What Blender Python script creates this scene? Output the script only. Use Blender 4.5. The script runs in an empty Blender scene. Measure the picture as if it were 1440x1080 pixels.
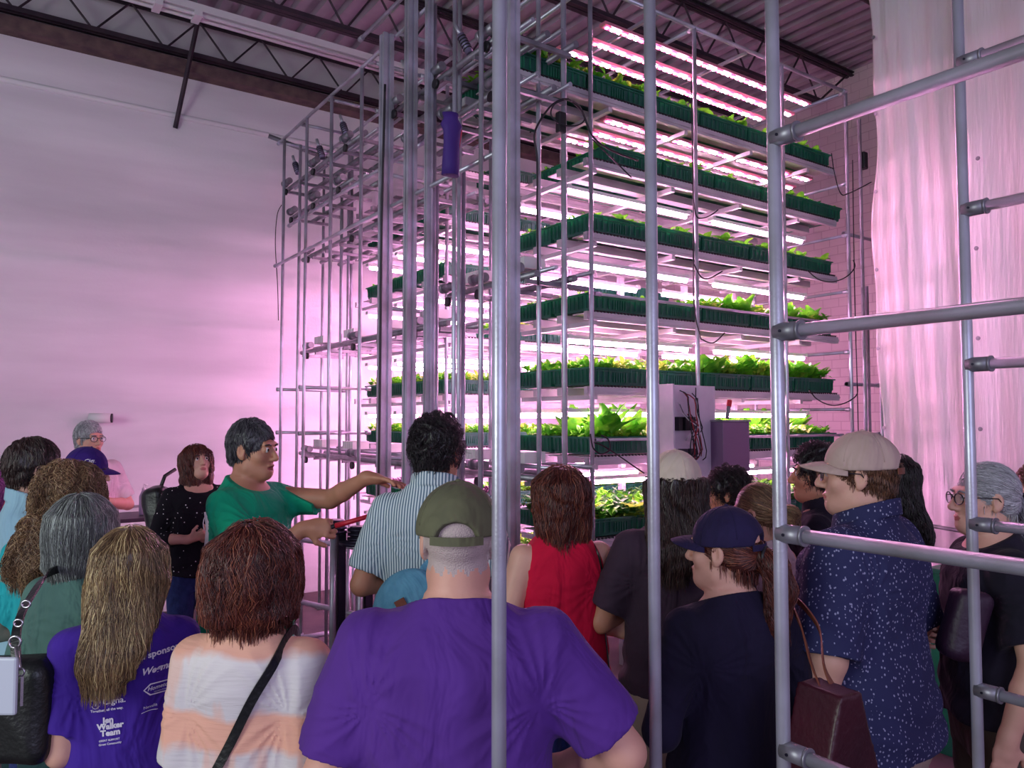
import bpy, math, random, os
import numpy as np
from mathutils import Vector, Matrix
random.seed(7); rng = np.random.default_rng(7)
SC = bpy.context.scene
COL = SC.collection
PI = math.pi
# ------------------------------------------------------------------ camera geometry
CAMZ = 1.82; FPX = 1081.0; HOR = 590.0
YAW = math.radians(55.16)
FW = (math.cos(YAW), math.sin(YAW)); RT = (math.sin(YAW), -math.cos(YAW))
def gp(px, d):
    """ground point seen in column px at forward distance d"""
    l = (px - 720) / FPX * d
    return (FW[0]*d + RT[0]*l, FW[1]*d + RT[1]*l)
def on_x(px, X):
    r = (px-720)/FPX; dx = FW[0]+RT[0]*r
    return X/dx
def on_y(px, Y):
    r = (px-720)/FPX; dy = FW[1]+RT[1]*r
    return Y/dy
def hz(py, d): return CAMZ + (HOR-py)/FPX*d

# ------------------------------------------------------------------ tagging
def tag(o, label=None, cat=None, group=None, kind=None):
    if label: o['label'] = label
    if cat: o['category'] = cat
    if group: o['group'] = group
    if kind: o['kind'] = kind
    return o
def empty(name, loc=(0,0,0), rz=0, parent=None):
    o = bpy.data.objects.new(name, None); COL.objects.link(o)
    o.location = loc; o.rotation_euler = (0,0,rz); o.empty_display_size = .1
    if parent: o.parent = parent
    return o
def mesh_np(name, V, F4, mats, parent=None, smooth=True, mi=None, matrix=None):
    """V (n,3), F4 (m,k) quads or tris array"""
    V = np.asarray(V, dtype=np.float32); F4 = np.asarray(F4, dtype=np.int32)
    me = bpy.data.meshes.new(name)
    me.vertices.add(len(V)); me.vertices.foreach_set('co', V.ravel())
    k = F4.shape[1]; m = len(F4)
    me.loops.add(m*k); me.loops.foreach_set('vertex_index', F4.ravel())
    me.polygons.add(m); me.polygons.foreach_set('loop_start', np.arange(m, dtype=np.int32)*k)
    me.polygons.foreach_set('use_smooth', np.full(m, smooth))
    if mi is not None: me.polygons.foreach_set('material_index', np.asarray(mi, dtype=np.int32))
    if not isinstance(mats, (list, tuple)): mats = [mats]
    for q in mats: me.materials.append(q)
    me.update(calc_edges=True); me.validate()
    o = bpy.data.objects.new(name, me); COL.objects.link(o)
    if parent: o.parent = parent
    return o

class MB:
    """collects simple solids, builds ONE mesh"""
    def __init__(s): s.v = []; s.f = []; s.m = []; s.cur = 0
    def add(s, vs, fs):
        b = len(s.v); s.v += [tuple(x) for x in vs]
        s.f += [tuple(b+i for i in f) for f in fs]; s.m += [s.cur]*len(fs); return s
    def box(s, c, size, rot=None):
        x, y, z = size[0]/2, size[1]/2, size[2]/2
        vs = [Vector((sx*x, sy*y, sz*z)) for sx in (-1,1) for sy in (-1,1) for sz in (-1,1)]
        if rot is not None: vs = [rot @ v for v in vs]
        vs = [v + Vector(c) for v in vs]
        return s.add(vs, [(0,1,3,2),(4,6,7,5),(0,4,5,1),(2,3,7,6),(0,2,6,4),(1,5,7,3)])
    def bb(s, lo, hi):
        return s.box([(a+b)/2 for a, b in zip(lo, hi)], [abs(b-a) for a, b in zip(lo, hi)])
    def tube(s, pts, r, n=10, caps=True, r2=None):
        pts = [Vector(p) for p in pts]; K = len(pts); rings = []; up = None
        for i, p in enumerate(pts):
            t = (pts[min(i+1,K-1)] - pts[max(i-1,0)])
            if t.length < 1e-9: t = Vector((0,0,1))
            t.normalize()
            if up is None:
                up = Vector((0,0,1)) if abs(t.z) < .9 else Vector((1,0,0))
            a = t.cross(up)
            if a.length < 1e-5: a = t.cross(Vector((0.3,1,0)))
            a.normalize(); b = a.cross(t).normalized(); up = b
            rr = r if r2 is None else r + (r2-r)*i/(K-1)
            rings.append([p + a*math.cos(2*PI*j/n)*rr + b*math.sin(2*PI*j/n)*rr for j in range(n)])
        vs = [v for R in rings for v in R]; fs = []
        for i in range(K-1):
            for j in range(n):
                j2 = (j+1) % n
                fs.append((i*n+j, i*n+j2, (i+1)*n+j2, (i+1)*n+j))
        if caps: fs.append(tuple(reversed(range(n)))) ; fs.append(tuple((K-1)*n+j for j in range(n)))
        return s.add(vs, fs)
    def lathe(s, prof, c=(0,0,0), n=24, M=None):
        vs = []; fs = []
        for (r, z) in prof:
            for j in range(n):
                v = Vector((r*math.cos(2*PI*j/n), r*math.sin(2*PI*j/n), z))
                if M is not None: v = M @ v
                vs.append(v + Vector(c))
        for i in range(len(prof)-1):
            for j in range(n):
                j2 = (j+1) % n
                fs.append((i*n+j, i*n+j2, (i+1)*n+j2, (i+1)*n+j))
        fs.append(tuple(reversed(range(n)))); fs.append(tuple((len(prof)-1)*n+j for j in range(n)))
        return s.add(vs, fs)
    def prism(s, poly, z0, z1):
        n = len(poly)
        vs = [(x,y,z0) for x,y in poly] + [(x,y,z1) for x,y in poly]
        fs = [tuple(reversed(range(n))), tuple(range(n,2*n))] + [(i,(i+1)%n,n+(i+1)%n,n+i) for i in range(n)]
        return s.add(vs, fs)
    def build(s, name, mats, parent=None, smooth=False, bevel=0, loc=None):
        me = bpy.data.meshes.new(name)
        me.from_pydata([tuple(v) for v in s.v], [], s.f)
        if not isinstance(mats, (list, tuple)): mats = [mats]
        for q in mats: me.materials.append(q)
        me.polygons.foreach_set('material_index', s.m)
        if smooth:
            me.polygons.foreach_set('use_smooth', [len(f) <= 4 for f in s.f])
        me.update()
        o = bpy.data.objects.new(name, me); COL.objects.link(o)
        if parent: o.parent = parent
        if loc: o.location = loc
        if bevel:
            md = o.modifiers.new('bevel','BEVEL'); md.width = bevel; md.segments = 2; md.limit_method = 'ANGLE'
        return o
def copy_tree(o, parent=None):
    c = o.copy(); COL.objects.link(c)
    if parent: c.parent = parent
    for ch in list(o.children): copy_tree(ch, c)
    return c

# ------------------------------------------------------------------ materials
MATS = {}
def newmat(name):
    m = bpy.data.materials.new(name); m.use_nodes = True
    nt = m.node_tree; b = nt.nodes['Principled BSDF']; MATS[name] = m
    return m, nt, b
def lin(c):
    return tuple((x/255/12.92 if x/255 <= .04045 else ((x/255+.055)/1.055)**2.4) for x in c) + (1,)
def nd(nt, t, **kw):
    n = nt.nodes.new(t)
    for k, v in kw.items():
        if k in n.inputs: n.inputs[k].default_value = v
        else: setattr(n, k, v)
    return n
def mat(name, rgb, rough=.6, metal=0, bump=0, bscale=60, rgb2=None, nscale=8, coord='Object', stretch=None, spec=None, detail=4, sheen=0, trans=0, alpha=1, bdist=.01, distort=0):
    if name in MATS: return MATS[name]
    m, nt, b = newmat(name)
    b.inputs['Base Color'].default_value = lin(rgb); b.inputs['Roughness'].default_value = rough
    b.inputs['Metallic'].default_value = metal
    if spec is not None: b.inputs['Specular IOR Level'].default_value = spec
    if sheen: b.inputs['Sheen Weight'].default_value = sheen
    if trans: b.inputs['Transmission Weight'].default_value = trans
    if alpha < 1: b.inputs['Alpha'].default_value = alpha
    tc = nd(nt, 'ShaderNodeTexCoord'); src = tc.outputs[coord]
    if stretch:
        mp = nd(nt, 'ShaderNodeMapping'); mp.inputs['Scale'].default_value = stretch
        nt.links.new(src, mp.inputs['Vector']); src = mp.outputs[0]
    if rgb2:
        n = nd(nt, 'ShaderNodeTexNoise', Scale=nscale, Detail=detail); nt.links.new(src, n.inputs['Vector'])
        r = nd(nt, 'ShaderNodeMapRange'); r.inputs[1].default_value = .35; r.inputs[2].default_value = .65
        nt.links.new(n.outputs[0], r.inputs[0])
        mx = nd(nt, 'ShaderNodeMix', data_type='RGBA'); mx.inputs[6].default_value = lin(rgb); mx.inputs[7].default_value = lin(rgb2)
        nt.links.new(r.outputs[0], mx.inputs[0]); nt.links.new(mx.outputs[2], b.inputs['Base Color'])
    if bump:
        n = nd(nt, 'ShaderNodeTexNoise', Scale=bscale, Detail=3, Distortion=distort); nt.links.new(src, n.inputs['Vector'])
        bp = nd(nt, 'ShaderNodeBump', Strength=bump, Distance=bdist); nt.links.new(n.outputs[0], bp.inputs['Height'])
        nt.links.new(bp.outputs[0], b.inputs['Normal'])
    return m
def emis(name, rgb, strength, rough=.5):
    m, nt, b = newmat(name)
    b.inputs['Base Color'].default_value = (.8,.8,.8,1)
    b.inputs['Emission Color'].default_value = rgb + (1,); b.inputs['Emission Strength'].default_value = strength
    return m
ALU = mat('brushed_aluminium', (200,198,216), .32, .5, bump=.05, bscale=200, rgb2=(160,158,166), nscale=5)
ALUD = mat('dull_aluminium', (156,152,162), .42, .6, rgb2=(120,118,126), nscale=9)
ALUW = mat('pale_shelf_aluminium', (205,200,205), .45, .35, rgb2=(180,176,184), nscale=3)
WHITEP = mat('white_plastic', (226,222,224), .45)
BLACKP = mat('black_plastic', (22,21,26), .45)
RUBBER = mat('cable_rubber', (26,22,32), .55)
TRAY = mat('green_tray_plastic', (50,112,98), .38, rgb2=(38,94,84), nscale=14)
nt=TRAY.node_tree; _b=nt.nodes['Principled BSDF']; _t=nd(nt,'ShaderNodeBsdfTranslucent'); _t.inputs[0].default_value=lin((30,225,150)); _m=nd(nt,'ShaderNodeMixShader'); _m.inputs[0].default_value=.34
nt.links.new(_b.outputs[0],_m.inputs[1]); nt.links.new(_t.outputs[0],_m.inputs[2]); nt.links.new(_m.outputs[0],nt.nodes['Material Output'].inputs[0])
WHEEL = mat('dark_pulley_steel', (44,42,58), .35, .7)
REDP = mat('red_plastic', (190,28,52), .4)
STEELD = mat('dark_joist_steel', (52,40,54), .6, .3, rgb2=(70,54,64), nscale=6, bump=.1)
LED = emis('led_tube_glow', (1.0,.40,.76), 54)
LEDW = emis('led_diode_glow', (1.0,.47,.78), 105)
LEDR = emis('red_led_glow', (1.0,.06,.28), 16)
# ================================================================== setting
WY, WX = 7.95, 8.0; DECK = 5.75
def wallmat():
    m, nt, b = newmat('painted_block_wall')
    tc = nd(nt,'ShaderNodeTexCoord')
    mp = nd(nt,'ShaderNodeMapping'); mp.inputs['Scale'].default_value = (.25,.25,1.6); nt.links.new(tc.outputs['Object'], mp.inputs[0])
    n = nd(nt,'ShaderNodeTexNoise', Scale=1.3, Detail=5); nt.links.new(mp.outputs[0], n.inputs[0])
    cr = nd(nt,'ShaderNodeValToRGB'); cr.color_ramp.elements[0].position=.3; cr.color_ramp.elements[0].color = lin((208,200,208)); cr.color_ramp.elements[1].position=.7; cr.color_ramp.elements[1].color = lin((238,232,238))
    nt.links.new(n.outputs[0], cr.inputs[0]); nt.links.new(cr.outputs[0], b.inputs['Base Color'])
    b.inputs['Roughness'].default_value = .8
    n2 = nd(nt,'ShaderNodeTexNoise', Scale=40, Detail=3); nt.links.new(tc.outputs['Object'], n2.inputs[0])
    bp = nd(nt,'ShaderNodeBump', Strength=.08, Distance=.01); nt.links.new(n2.outputs[0], bp.inputs['Height']); nt.links.new(bp.outputs[0], b.inputs['Normal'])
    return m
def blockmat():
    m, nt, b = newmat('painted_brick_wall')
    tc = nd(nt,'ShaderNodeTexCoord'); sp = nd(nt,'ShaderNodeSeparateXYZ'); cb = nd(nt,'ShaderNodeCombineXYZ')
    nt.links.new(tc.outputs['Object'], sp.inputs[0]); nt.links.new(sp.outputs[1], cb.inputs[0]); nt.links.new(sp.outputs[2], cb.inputs[1])
    br = nd(nt,'ShaderNodeTexBrick'); br.inputs['Scale'].default_value = 2.5; br.inputs['Mortar Size'].default_value=.012
    br.inputs['Color1'].default_value = lin((222,212,210)); br.inputs['Color2'].default_value = lin((214,202,202)); br.inputs['Mortar'].default_value = lin((196,182,184))
    nt.links.new(cb.outputs[0], br.inputs[0]); nt.links.new(br.outputs[0], b.inputs['Base Color']); b.inputs['Roughness'].default_value=.75
    bp = nd(nt,'ShaderNodeBump', Strength=.3, Distance=.006); bp.invert = True; nt.links.new(br.outputs[1], bp.inputs['Height']); nt.links.new(bp.outputs[0], b.inputs['Normal'])
    return m
FLOORM = mat('worn_concrete_floor', (104,80,84), .55, 0, bump=.15, bscale=12, rgb2=(72,54,62), nscale=2.2, detail=8)
DECKM = mat('galvanised_roof_deck', (176,164,174), .6, .1, rgb2=(150,138,150), nscale=2)
# floor
MB().bb((-6,-4,-.1),(WX+.2,WY+.2,0)).build('floor', FLOORM)['kind']='structure'
MB().bb((-6,WY,0),(WX+.2,WY+.2,6.0)).build('wall_left', wallmat())['kind']='structure'
MB().bb((WX,-4,0),(WX+.2,WY,6.0)).build('wall_right', blockmat())['kind']='structure'
# corrugated deck, ribs run along Y
vs=[]; fs=[]; x=-6.0; prof=[]
while x < WX:
    prof += [(x,0),(x+.085,0),(x+.105,.05),(x+.18,.05),(x+.20,0)]; x += .2
prof = [(a,b) for i,(a,b) in enumerate(prof) if i==0 or a>prof[i-1][0]+1e-6]
for (a,b) in prof: vs += [(a,-4,DECK+b),(a,WY,DECK+b)]
for i in range(len(prof)-1): fs.append((2*i,2*i+1,2*i+3,2*i+2))
mb = MB(); mb.add(vs,fs); mb.bb((-6,-4,DECK+.08),(WX,WY,DECK+.12)); mb.build('ceiling', DECKM)['kind']='structure'
# joists along X
def joist(n, y, x0, x1, zt=DECK-.02, zb=5.23):
    mb = MB()
    for dy in (-.03,.03):
        mb.bb((x0,y+dy-.022,zt-.045),(x1,y+dy+.022,zt-.035)); mb.bb((x0,y+dy-.004,zt-.05),(x1,y+dy+.004,zt))
        mb.bb((x0,y+dy-.022,zb),(x1-.62,y+dy+.022,zb+.008)); mb.bb((x0,y+dy-.004,zb),(x1-.62,y+dy+.004,zb+.05))
    mb.bb((x0,y-.055,zt-.012),(x1,y+.055,zt))
    x = x1-.62; k=0
    mb.tube([(x1-.05,y,zt-.03),(x,y,zb+.02)],.012,6)
    while x > x0+.35:
        mb.tube([(x,y,zb+.025),(x-.3,y,zt-.03)],.010,6); mb.tube([(x-.3,y,zt-.03),(x-.6,y,zb+.025)],.010,6); x -= .6
    o = mb.build('trim_%d'%n, STEELD); o['kind']='structure'; return o
joist(1,7.76,-6,WX,zb=5.32); joist(2,6.28,-6,WX); joist(3,4.81,-6,WX); joist(4,3.34,-6,WX); joist(5,1.87,-6,WX)
# rusty ledger under first joist at the wall and the paint ridge on the wall
LEDG = mat('rusty_ledger_steel', (88,66,74), .8, .2, rgb2=(120,96,92), nscale=9)
o = MB().bb((-6,WY-.17,5.19),(WX,WY-.0,5.30)).build('trim_6', LEDG); o['kind']='structure'
rid = mat('paint_ridge', (232,228,232), .7)
o = MB().tube([(-6,WY,4.79),(WX,WY,4.79)],.028,10).build('trim_7', rid, smooth=True); o['kind']='structure'
o = MB().bb((-6,WY-.03,1.0),(WX,WY,1.02)).build('trim_8', mat('grey_ledge',(150,136,148),.7)); o['kind']='structure'
# bridging strut under joist near wall
d = on_y(252, 7.6); x_,y_ = gp(252, d)
o = MB().tube([(x_+.1,7.5,5.7),(x_-.02,7.93,4.66)],.022,4).build('trim_9', STEELD); o['kind']='structure'
# unlit strip light
t = empty('strip_light_fixture', (1.4,6.55,5.15)); tag(t,'long unlit white strip light hanging under the ceiling joists above the wall','light fixture')
STRIP = mat('cream_enamel', (214,206,212), .5)
mb = MB(); mb.prism([(-4.3,-.07),(3.0,-.07),(3.0,.07),(-4.3,.07)],.0,.06); mb.build('housing',STRIP,t)
mb = MB()
for s_ in (-1,1): mb.tube([(-4.3,s_*.04,-.02),(3.0,s_*.04,-.02)],.016,10)
mb.build('tube', mat('unlit_tube',(222,214,220),.3),t,smooth=True)
mb = MB(); [mb.bb((xx-.03,-.08,-.045),(xx+.03,.08,.0)) for xx in (-3.1,-.3,.0,2.6)]; mb.build('socket',STRIP,t)
mb = MB(); [mb.tube([(xx,0,.06),(xx,0,.5)],.006,6) for xx in (-2.5,0,2.4)]; mb.build('hanger',ALUD,t)

# ------------------------------------------------------------------ curtain
CURT = mat('white_curtain_fabric', (228,218,226), .85, rgb2=(214,194,200), nscale=1.4, bump=.35, bscale=7, stretch=(1,4,.35), detail=7, bdist=.03)
def curtain(y0, y1, X, name, label, ph, z0=.02, z1=5.6, wob=.009):
    t = empty(name,(X,(y0+y1)/2,0)); tag(t,label,'curtain','hanging white curtains')
    ny, nz = 60, 120; V=[]; 
    for i in range(ny+1):
        for j in range(nz+1):
            u=i/ny; v=j/nz; z=z0+(z1-z0)*v
            e = 0
            if u<.12: e=(1-u/.12)*( .022*math.sin(z*2.6+ph)+.014*math.sin(z*6.1+ph))
            y = y0+(y1-y0)*u + e
            xx = wob*math.sin(u*19+ph+.5*math.sin(z*1.3)) *(.5+.5*v)+.004*math.sin(u*47+z*2+ph)+.012*math.sin(z*3.1+u*7+ph)
            V.append((xx, y-(y0+y1)/2, z))
    V=np.array(V); Fq=[]
    for i in range(ny):
        for j in range(nz):
            a=i*(nz+1)+j; Fq.append((a,a+1,a+nz+2,a+nz+1))
    o=mesh_np('sheet',V,Fq,CURT,t); md=o.modifiers.new('th','SOLIDIFY'); md.thickness=.004
    for k in range(9):
        z=.6+.58*k
        g=MB(); g.lathe([(.006,0),(.014,0),(.014,.004),(.006,.004)],n=14,M=Matrix.Rotation(PI/2,3,'Y'))
        uu=.05; yy=y0+(y1-y0)*uu + (1-uu/.12)*( .022*math.sin(z*2.6+ph)+.014*math.sin(z*6.1+ph))
        g.build('grommet',ALUD,t,loc=(-.06+wob*math.sin(uu*19+ph+.5*math.sin(z*1.3)),yy-(y0+y1)/2,z))
    return t
curtain(3.10,2.30,5.45,'hanging_curtain','tall white fabric curtain with grommets next to the rack\'s right end',0.4)
curtain(2.42,.2,5.30,'hanging_curtain','white fabric curtain overlapping the first one, at the right edge',2.1)
o = MB().tube([(5.22,2.95,1.02),(5.2,2.8,1.10),(5.18,2.6,1.12),(5.17,2.4,1.11),(5.17,2.2,1.06)],.013,8).build('curved_pipe',ALUD,smooth=True); tag(o,'curved grey pipe in front of the curtain behind the woman with grey ponytail','pipe')
t=empty('storage_bin',(*gp(1340,4.3),0)); tag(t,'green plastic bin behind the grey ponytail woman','bin')
mb=MB(); mb.prism([(-.12,-.10),(.12,-.10),(.12,.10),(-.12,.10)],0,.97); mb.build('body',TRAY,t,bevel=.01)
mb=MB(); mb.bb((-.13,-.11,.97),(.13,.11,1.0)); mb.build('rim',TRAY,t,bevel=.006)

# ------------------------------------------------------------------ wall things and table at the left
x_,y_ = gp(141, 6.9); y_=WY
d_=on_y(141,WY); x_,_=gp(141,d_); z_=hz(588,d_)
t=empty('security_camera',(x_,WY,z_)); tag(t,'small white security camera on the pink-lit wall above the grey-haired man','camera')
MB().box((0,-.02,0),(.09,.04,.09)).build('mount',WHITEP,t,bevel=.01)
MB().tube([(0,-.03,0),(0,-.09,0)],.02,10).build('arm',WHITEP,t,smooth=True)
MB().tube([(-.10,-.11,0),(.07,-.16,.0)],.045,18).build('body',WHITEP,t,smooth=True)
MB().tube([(.065,-.155,.0),(.085,-.16,.0)],.042,18).build('lens',BLACKP,t,smooth=True)
d_=6.3; x_,y_=gp(208,d_); zt=hz(722,d_)
t=empty('side_table',(x_,y_,0)); tag(t,'small dark table beside the woman in the dotted blouse','table')
DK=mat('dark_tabletop',(58,48,62),.5)
MB().bb((-.45,-.25,zt-.03),(.3,.25,zt)).build('tabletop',DK,t,bevel=.005)
for sx in (-.42,.27):
    for sy in (-.22,.22): MB().tube([(sx,sy,0),(sx,sy,zt-.03)],.015,8).build('leg',BLACKP,t,smooth=True)
t=empty('bottle',(*gp(205,6.25),zt)); tag(t,'pale bottle with pump cap standing on the side table','bottle')
MB().lathe([(.03,0),(.034,.01),(.034,.15),(.018,.19),(.014,.2)]).build('body',mat('pale_bottle',(196,186,206),.3),t,smooth=True)
MB().lathe([(.014,.2),(.014,.215),(.005,.22),(.005,.245)]).tube([(0,0,.245),(.03,0,.24)],.006,8).build('pump',WHITEP,t,smooth=True)
# ================================================================== the grow rack
TZ = [3.82,3.41,2.96,2.48,2.03,1.61,1.12,.67]
XL,XR = 3.0,5.54; FY0,FY1 = 3.5,4.25; BY0,BY1 = 5.2,6.9; TOPZ=4.43
rack = empty('grow_rack',(XL,FY0,0)); tag(rack,'tall aluminium pipe rack holding eight tiers of green plant trays under pink lights','rack')
def R(mb,name,m,parent=rack,smooth=False,bevel=0):
    o = mb.build(name,m,None,smooth=smooth,bevel=bevel)
    o.parent = parent
    # geometry is given in world coordinates: counter the parents' offset
    q=parent; off=Vector((0,0,0))
    while q: off += q.location; q=q.parent
    for v in o.data.vertices: v.co -= off
    return o
PR=.014
def post(x,y,z0,z1,r=PR,name='post',parent=rack):
    mb=MB().tube([(x,y,z0),(x,y,z1)],r,12); mb.tube([(x,y,z0),(x,y,z0+.03)],r*1.7,12); return R(mb,name,ALU,parent,True)
def bar(a,b,r=PR,name='pipe',parent=rack,m=ALU,conn=True):
    mb=MB().tube([a,b],r,12)
    if conn:
        A,B=Vector(a),Vector(b); u=(B-A).normalized()
        mb.tube([A,A+u*.05],r*1.35,12); mb.tube([B-u*.05,B],r*1.35,12)
    return R(mb,name,m,parent,True)
def slotpost(x,y,z0,z1,w,name='post',parent=rack):
    h=w/2; q=w*.13; g=w*.12
    poly=[(-h,-h),(-q,-h),(-q,-h+g),(q,-h+g),(q,-h),(h,-h),(h,-q),(h-g,-q),(h-g,q),(h,q),(h,h),(q,h),(q,h-g),(-q,h-g),(-q,h),(-h,h),(-h,q),(-h+g,q),(-h+g,-q),(-h,-q)]
    return R(MB().prism([(x+a,y+b) for a,b in poly],z0,z1),name,ALU,parent)
for (x,y) in [(2.95,3.42),(3.86,3.42),(4.80,3.42),(5.62,3.42),(2.95,4.32),(4.4,4.32),(5.62,4.32),(2.95,5.12),(5.62,5.12),(2.95,6.97),(4.4,6.97),(5.62,6.97)]:
    post(x,y,0,TOPZ)
for (x,y,z1) in [(5.81,3.42,4.25),(6.05,3.42,3.05),(5.90,3.44,2.9)]: post(x,y,0,z1)
for y in (3.42,4.32,6.97): bar((2.95,y,TOPZ),(5.62,y,TOPZ),name='top_pipe')
for x in (2.95,3.86,5.62): bar((x,3.42,TOPZ),(x,6.97,TOPZ),name='top_pipe')
for z in (3.3,2.1,1.7): bar((5.62,3.46,z),(6.1,3.46,z),name='side_pipe')
for z in TZ[:7]: bar((5.62,3.42,z-.13),(5.62,6.97,z-.13),.012,'side_pipe')
for (x,y) in ((3.45,4.3),(4.0,4.3),(4.7,4.3),(5.3,4.3),(4.0,6.1),(5.0,6.1)): R(MB().bb((x-.02,y-.02,0),(x+.02,y+.02,3.8)),'inner_post',ALUW)
for i,z in enumerate(TZ):
    for lane,(y0,y1,nb) in enumerate(((FY0,FY1,4),(BY0,BY1,6))):
        x0 = XL if not(i==0 and lane==0) else 2.45
        sh=empty('shelf',(0,0,z)); sh.parent=rack; sh.location=Vector((x0,y0,z))-rack.location
        for k in range(nb):
            y=y0+(y1-y0)*k/(nb-1); w=.03 if k in(0,nb-1) else .05
            mb=MB().bb((x0-.03,y-w/2,z-.062),(XR+.02,y+w/2,z-.012))
            if k in (0,nb-1): mb.bb((x0-.03,y-w/2-.006,z-.045),(XR+.02,y-w/2,z-.03))
            R(mb,'rail',ALUW,sh)
        x=x0+.05
        while x<XR: R(MB().bb((x-.015,y0,z-.09),(x+.015,y1,z-.062)),'cross_bar',ALUW,sh); x+=.68
        # under-pan strips with gaps showing the trays
        nst=3 if lane==0 else 6
        for k in range(nst):
            ya=y0+(y1-y0)*(k+.18)/nst; yb=y0+(y1-y0)*(k+.62)/nst; R(MB().bb((x0,ya,z-.02),(XR,yb,z-.014)),'pan',ALUW,sh)
        mb=MB(); x=x0
        for yy in (y0-.012,):
            x=x0
            while x<XR:
                mb.lathe([(.0075,-.004),(.0075,.004)],c=(x,yy,z-.008),n=6,M=Matrix.Rotation(PI/2,3,'X')); x+=.028
            mb.bb((x0,yy-.003,z-.004),(XR,yy+.003,z-.001))
        R(mb,'chain',BLACKP,sh)
        if i>=2 and lane==0 and i in (3,5): bar((x0,y0-.05,z+.09),(XR,y0-.05,z+.09),.009,'guard_pipe',sh)
# ------------------------------------------------------------------ trays
def tray_mesh(L=.492,W=.365,Hh=.106):
    mb=MB(); t=.004
    a,b=L/2,W/2; tp=.012
    mb.bb((-a+tp,-b+tp,0),(a-tp,b-tp,t))
    for s in (-1,1):
        mb.add([(-a+tp,s*(b-tp),0),(a-tp,s*(b-tp),0),(a,s*b,Hh),(-a,s*b,Hh),(-a+tp,s*(b-tp-t),0),(a-tp,s*(b-tp-t),0),(a-t,s*(b-t),Hh),(-a+t,s*(b-t),Hh)],[(0,1,2,3),(7,6,5,4),(3,2,6,7)])
        mb.add([(s*(a-tp),-b+tp,0),(s*(a-tp),b-tp,0),(s*a,b,Hh),(s*a,-b,Hh),(s*(a-tp-t),-b+tp,0),(s*(a-tp-t),b-tp,0),(s*(a-t),b-t,Hh),(s*(a-t),-b+t,Hh)],[(0,1,2,3),(7,6,5,4),(3,2,6,7)])
        # ribs and window grooves on the long sides
        for x in [-a+.02+k*(L-.04)/10 for k in range(11)]:
            if 4<=int((x+a)/L*10)<=5: continue
            mb.box((x,s*(b+.001),Hh*.55),(.006,.008,Hh*.75))
        for x in (-.05,-.03,-.01,.01,.03,.05): mb.box((x,s*(b-.002),Hh*.45),(.009,.01,Hh*.55))
        mb.box((0,s*(b+.003),Hh*.80),(L*.96,.006,.006)); 
        for y in [-b+.03+k*(W-.06)/8 for k in range(9)]: mb.box((s*(a+.001),y,Hh*.5),(.008,.006,Hh*.75))
    for s in (-1,1):
        mb.box((0,s*(b+.004),Hh-.004),(L+.02,.012,.009)); mb.box((s*(a+.004),0,Hh-.004),(.012,W+.02,.009))
    return mb
def ordn(k): return ['first','second','third','fourth','fifth','sixth','seventh','eighth'][k]
proto=tray_mesh().build('plant_tray',TRAY)
SOIL=mat('dark_soil',(40,30,30),.95,rgb2=(62,50,44),nscale=40,bump=.4,bscale=90)
soil=MB().box((0,0,.070),(.47,.345,.004)).build('soil',SOIL,proto)
first=[True]
def place_tray(x,y,z,label,group,rz=0):
    if first[0]: t=proto; first[0]=False
    else: t=copy_tree(proto)
    t.location=(x,y,z); t.rotation_euler=(0,0,rz); tag(t,label,'plant tray',group); return t
# ------------------------------------------------------------------ plants
def leafmat(n,a,b):
    m=mat(n,a,.42,0,rgb2=b,nscale=18,coord='Object'); bs=m.node_tree.nodes['Principled BSDF']
    bs.inputs['Subsurface Weight'].default_value=0
    nt=m.node_tree; tr=nd(nt,'ShaderNodeBsdfTranslucent'); mx=nd(nt,'ShaderNodeMixShader'); mx.inputs[0].default_value=.35
    src=[l.from_socket for l in nt.links if l.to_socket==bs.inputs['Base Color']][0]
    nt.links.new(src,tr.inputs[0]); nt.links.new(bs.outputs[0],mx.inputs[1]); nt.links.new(tr.outputs[0],mx.inputs[2])
    nt.links.new(mx.outputs[0],nt.nodes['Material Output'].inputs[0]); return m
LEAF=leafmat('lettuce_leaf',(132,216,52),(76,172,44)); LEAFY=leafmat('pale_leaf',(188,216,84),(140,190,60)); LEAFD=leafmat('deep_green_leaf',(44,104,52),(70,130,50)); LEAFP=leafmat('purple_leaf',(60,26,58),(84,40,66))
def leaf(V,F,base,ang,tilt,L,W,curl,nu=5,nv=4,cup=.25):
    b=len(V); ca,sa=math.cos(ang),math.sin(ang)
    for i in range(nu+1):
        u=i/nu; w=W*(math.sin(PI*min(1,max(.02,u))**.75) if u<.999 else .12)*.5+.003
        th=tilt-curl*u; 
        r=L*u*math.cos(tilt-curl*u*.5); z=L*u*math.sin(tilt-curl*u*.5)
        for j in range(nv+1):
            v=(j/nv-.5)*2; s=v*w
            zz=z+cup*abs(v)**2*w+.06*w*math.sin(u*12+v*7+ang*3); rr=r-cup*.6*abs(v)**2*w
            V.append((base[0]+rr*ca-s*sa, base[1]+rr*sa+s*ca, base[2]+zz))
    for i in range(nu):
        for j in range(nv):
            a=b+i*(nv+1)+j; F.append((a,a+1,a+nv+2,a+nv+1))
def plant_mesh(n,L,W,seed,m,tmin=.7,tmax=1.45,curl=.7,name='plant'):
    rs=random.Random(seed); V=[];F=[]
    for k in range(n):
        t=tmin+(tmax-tmin)*k/max(1,n-1); leaf(V,F,(rs.uniform(-.006,.006),rs.uniform(-.006,.006),0),k*2.4+rs.uniform(-.3,.3),t,L*rs.uniform(.75,1.1),W*rs.uniform(.8,1.15),curl*rs.uniform(.5,1.3))
    me=bpy.data.meshes.new(name); me.from_pydata(V,[],F); me.materials.append(m); me.polygons.foreach_set('use_smooth',[True]*len(F)); me.update(); return me
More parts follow.
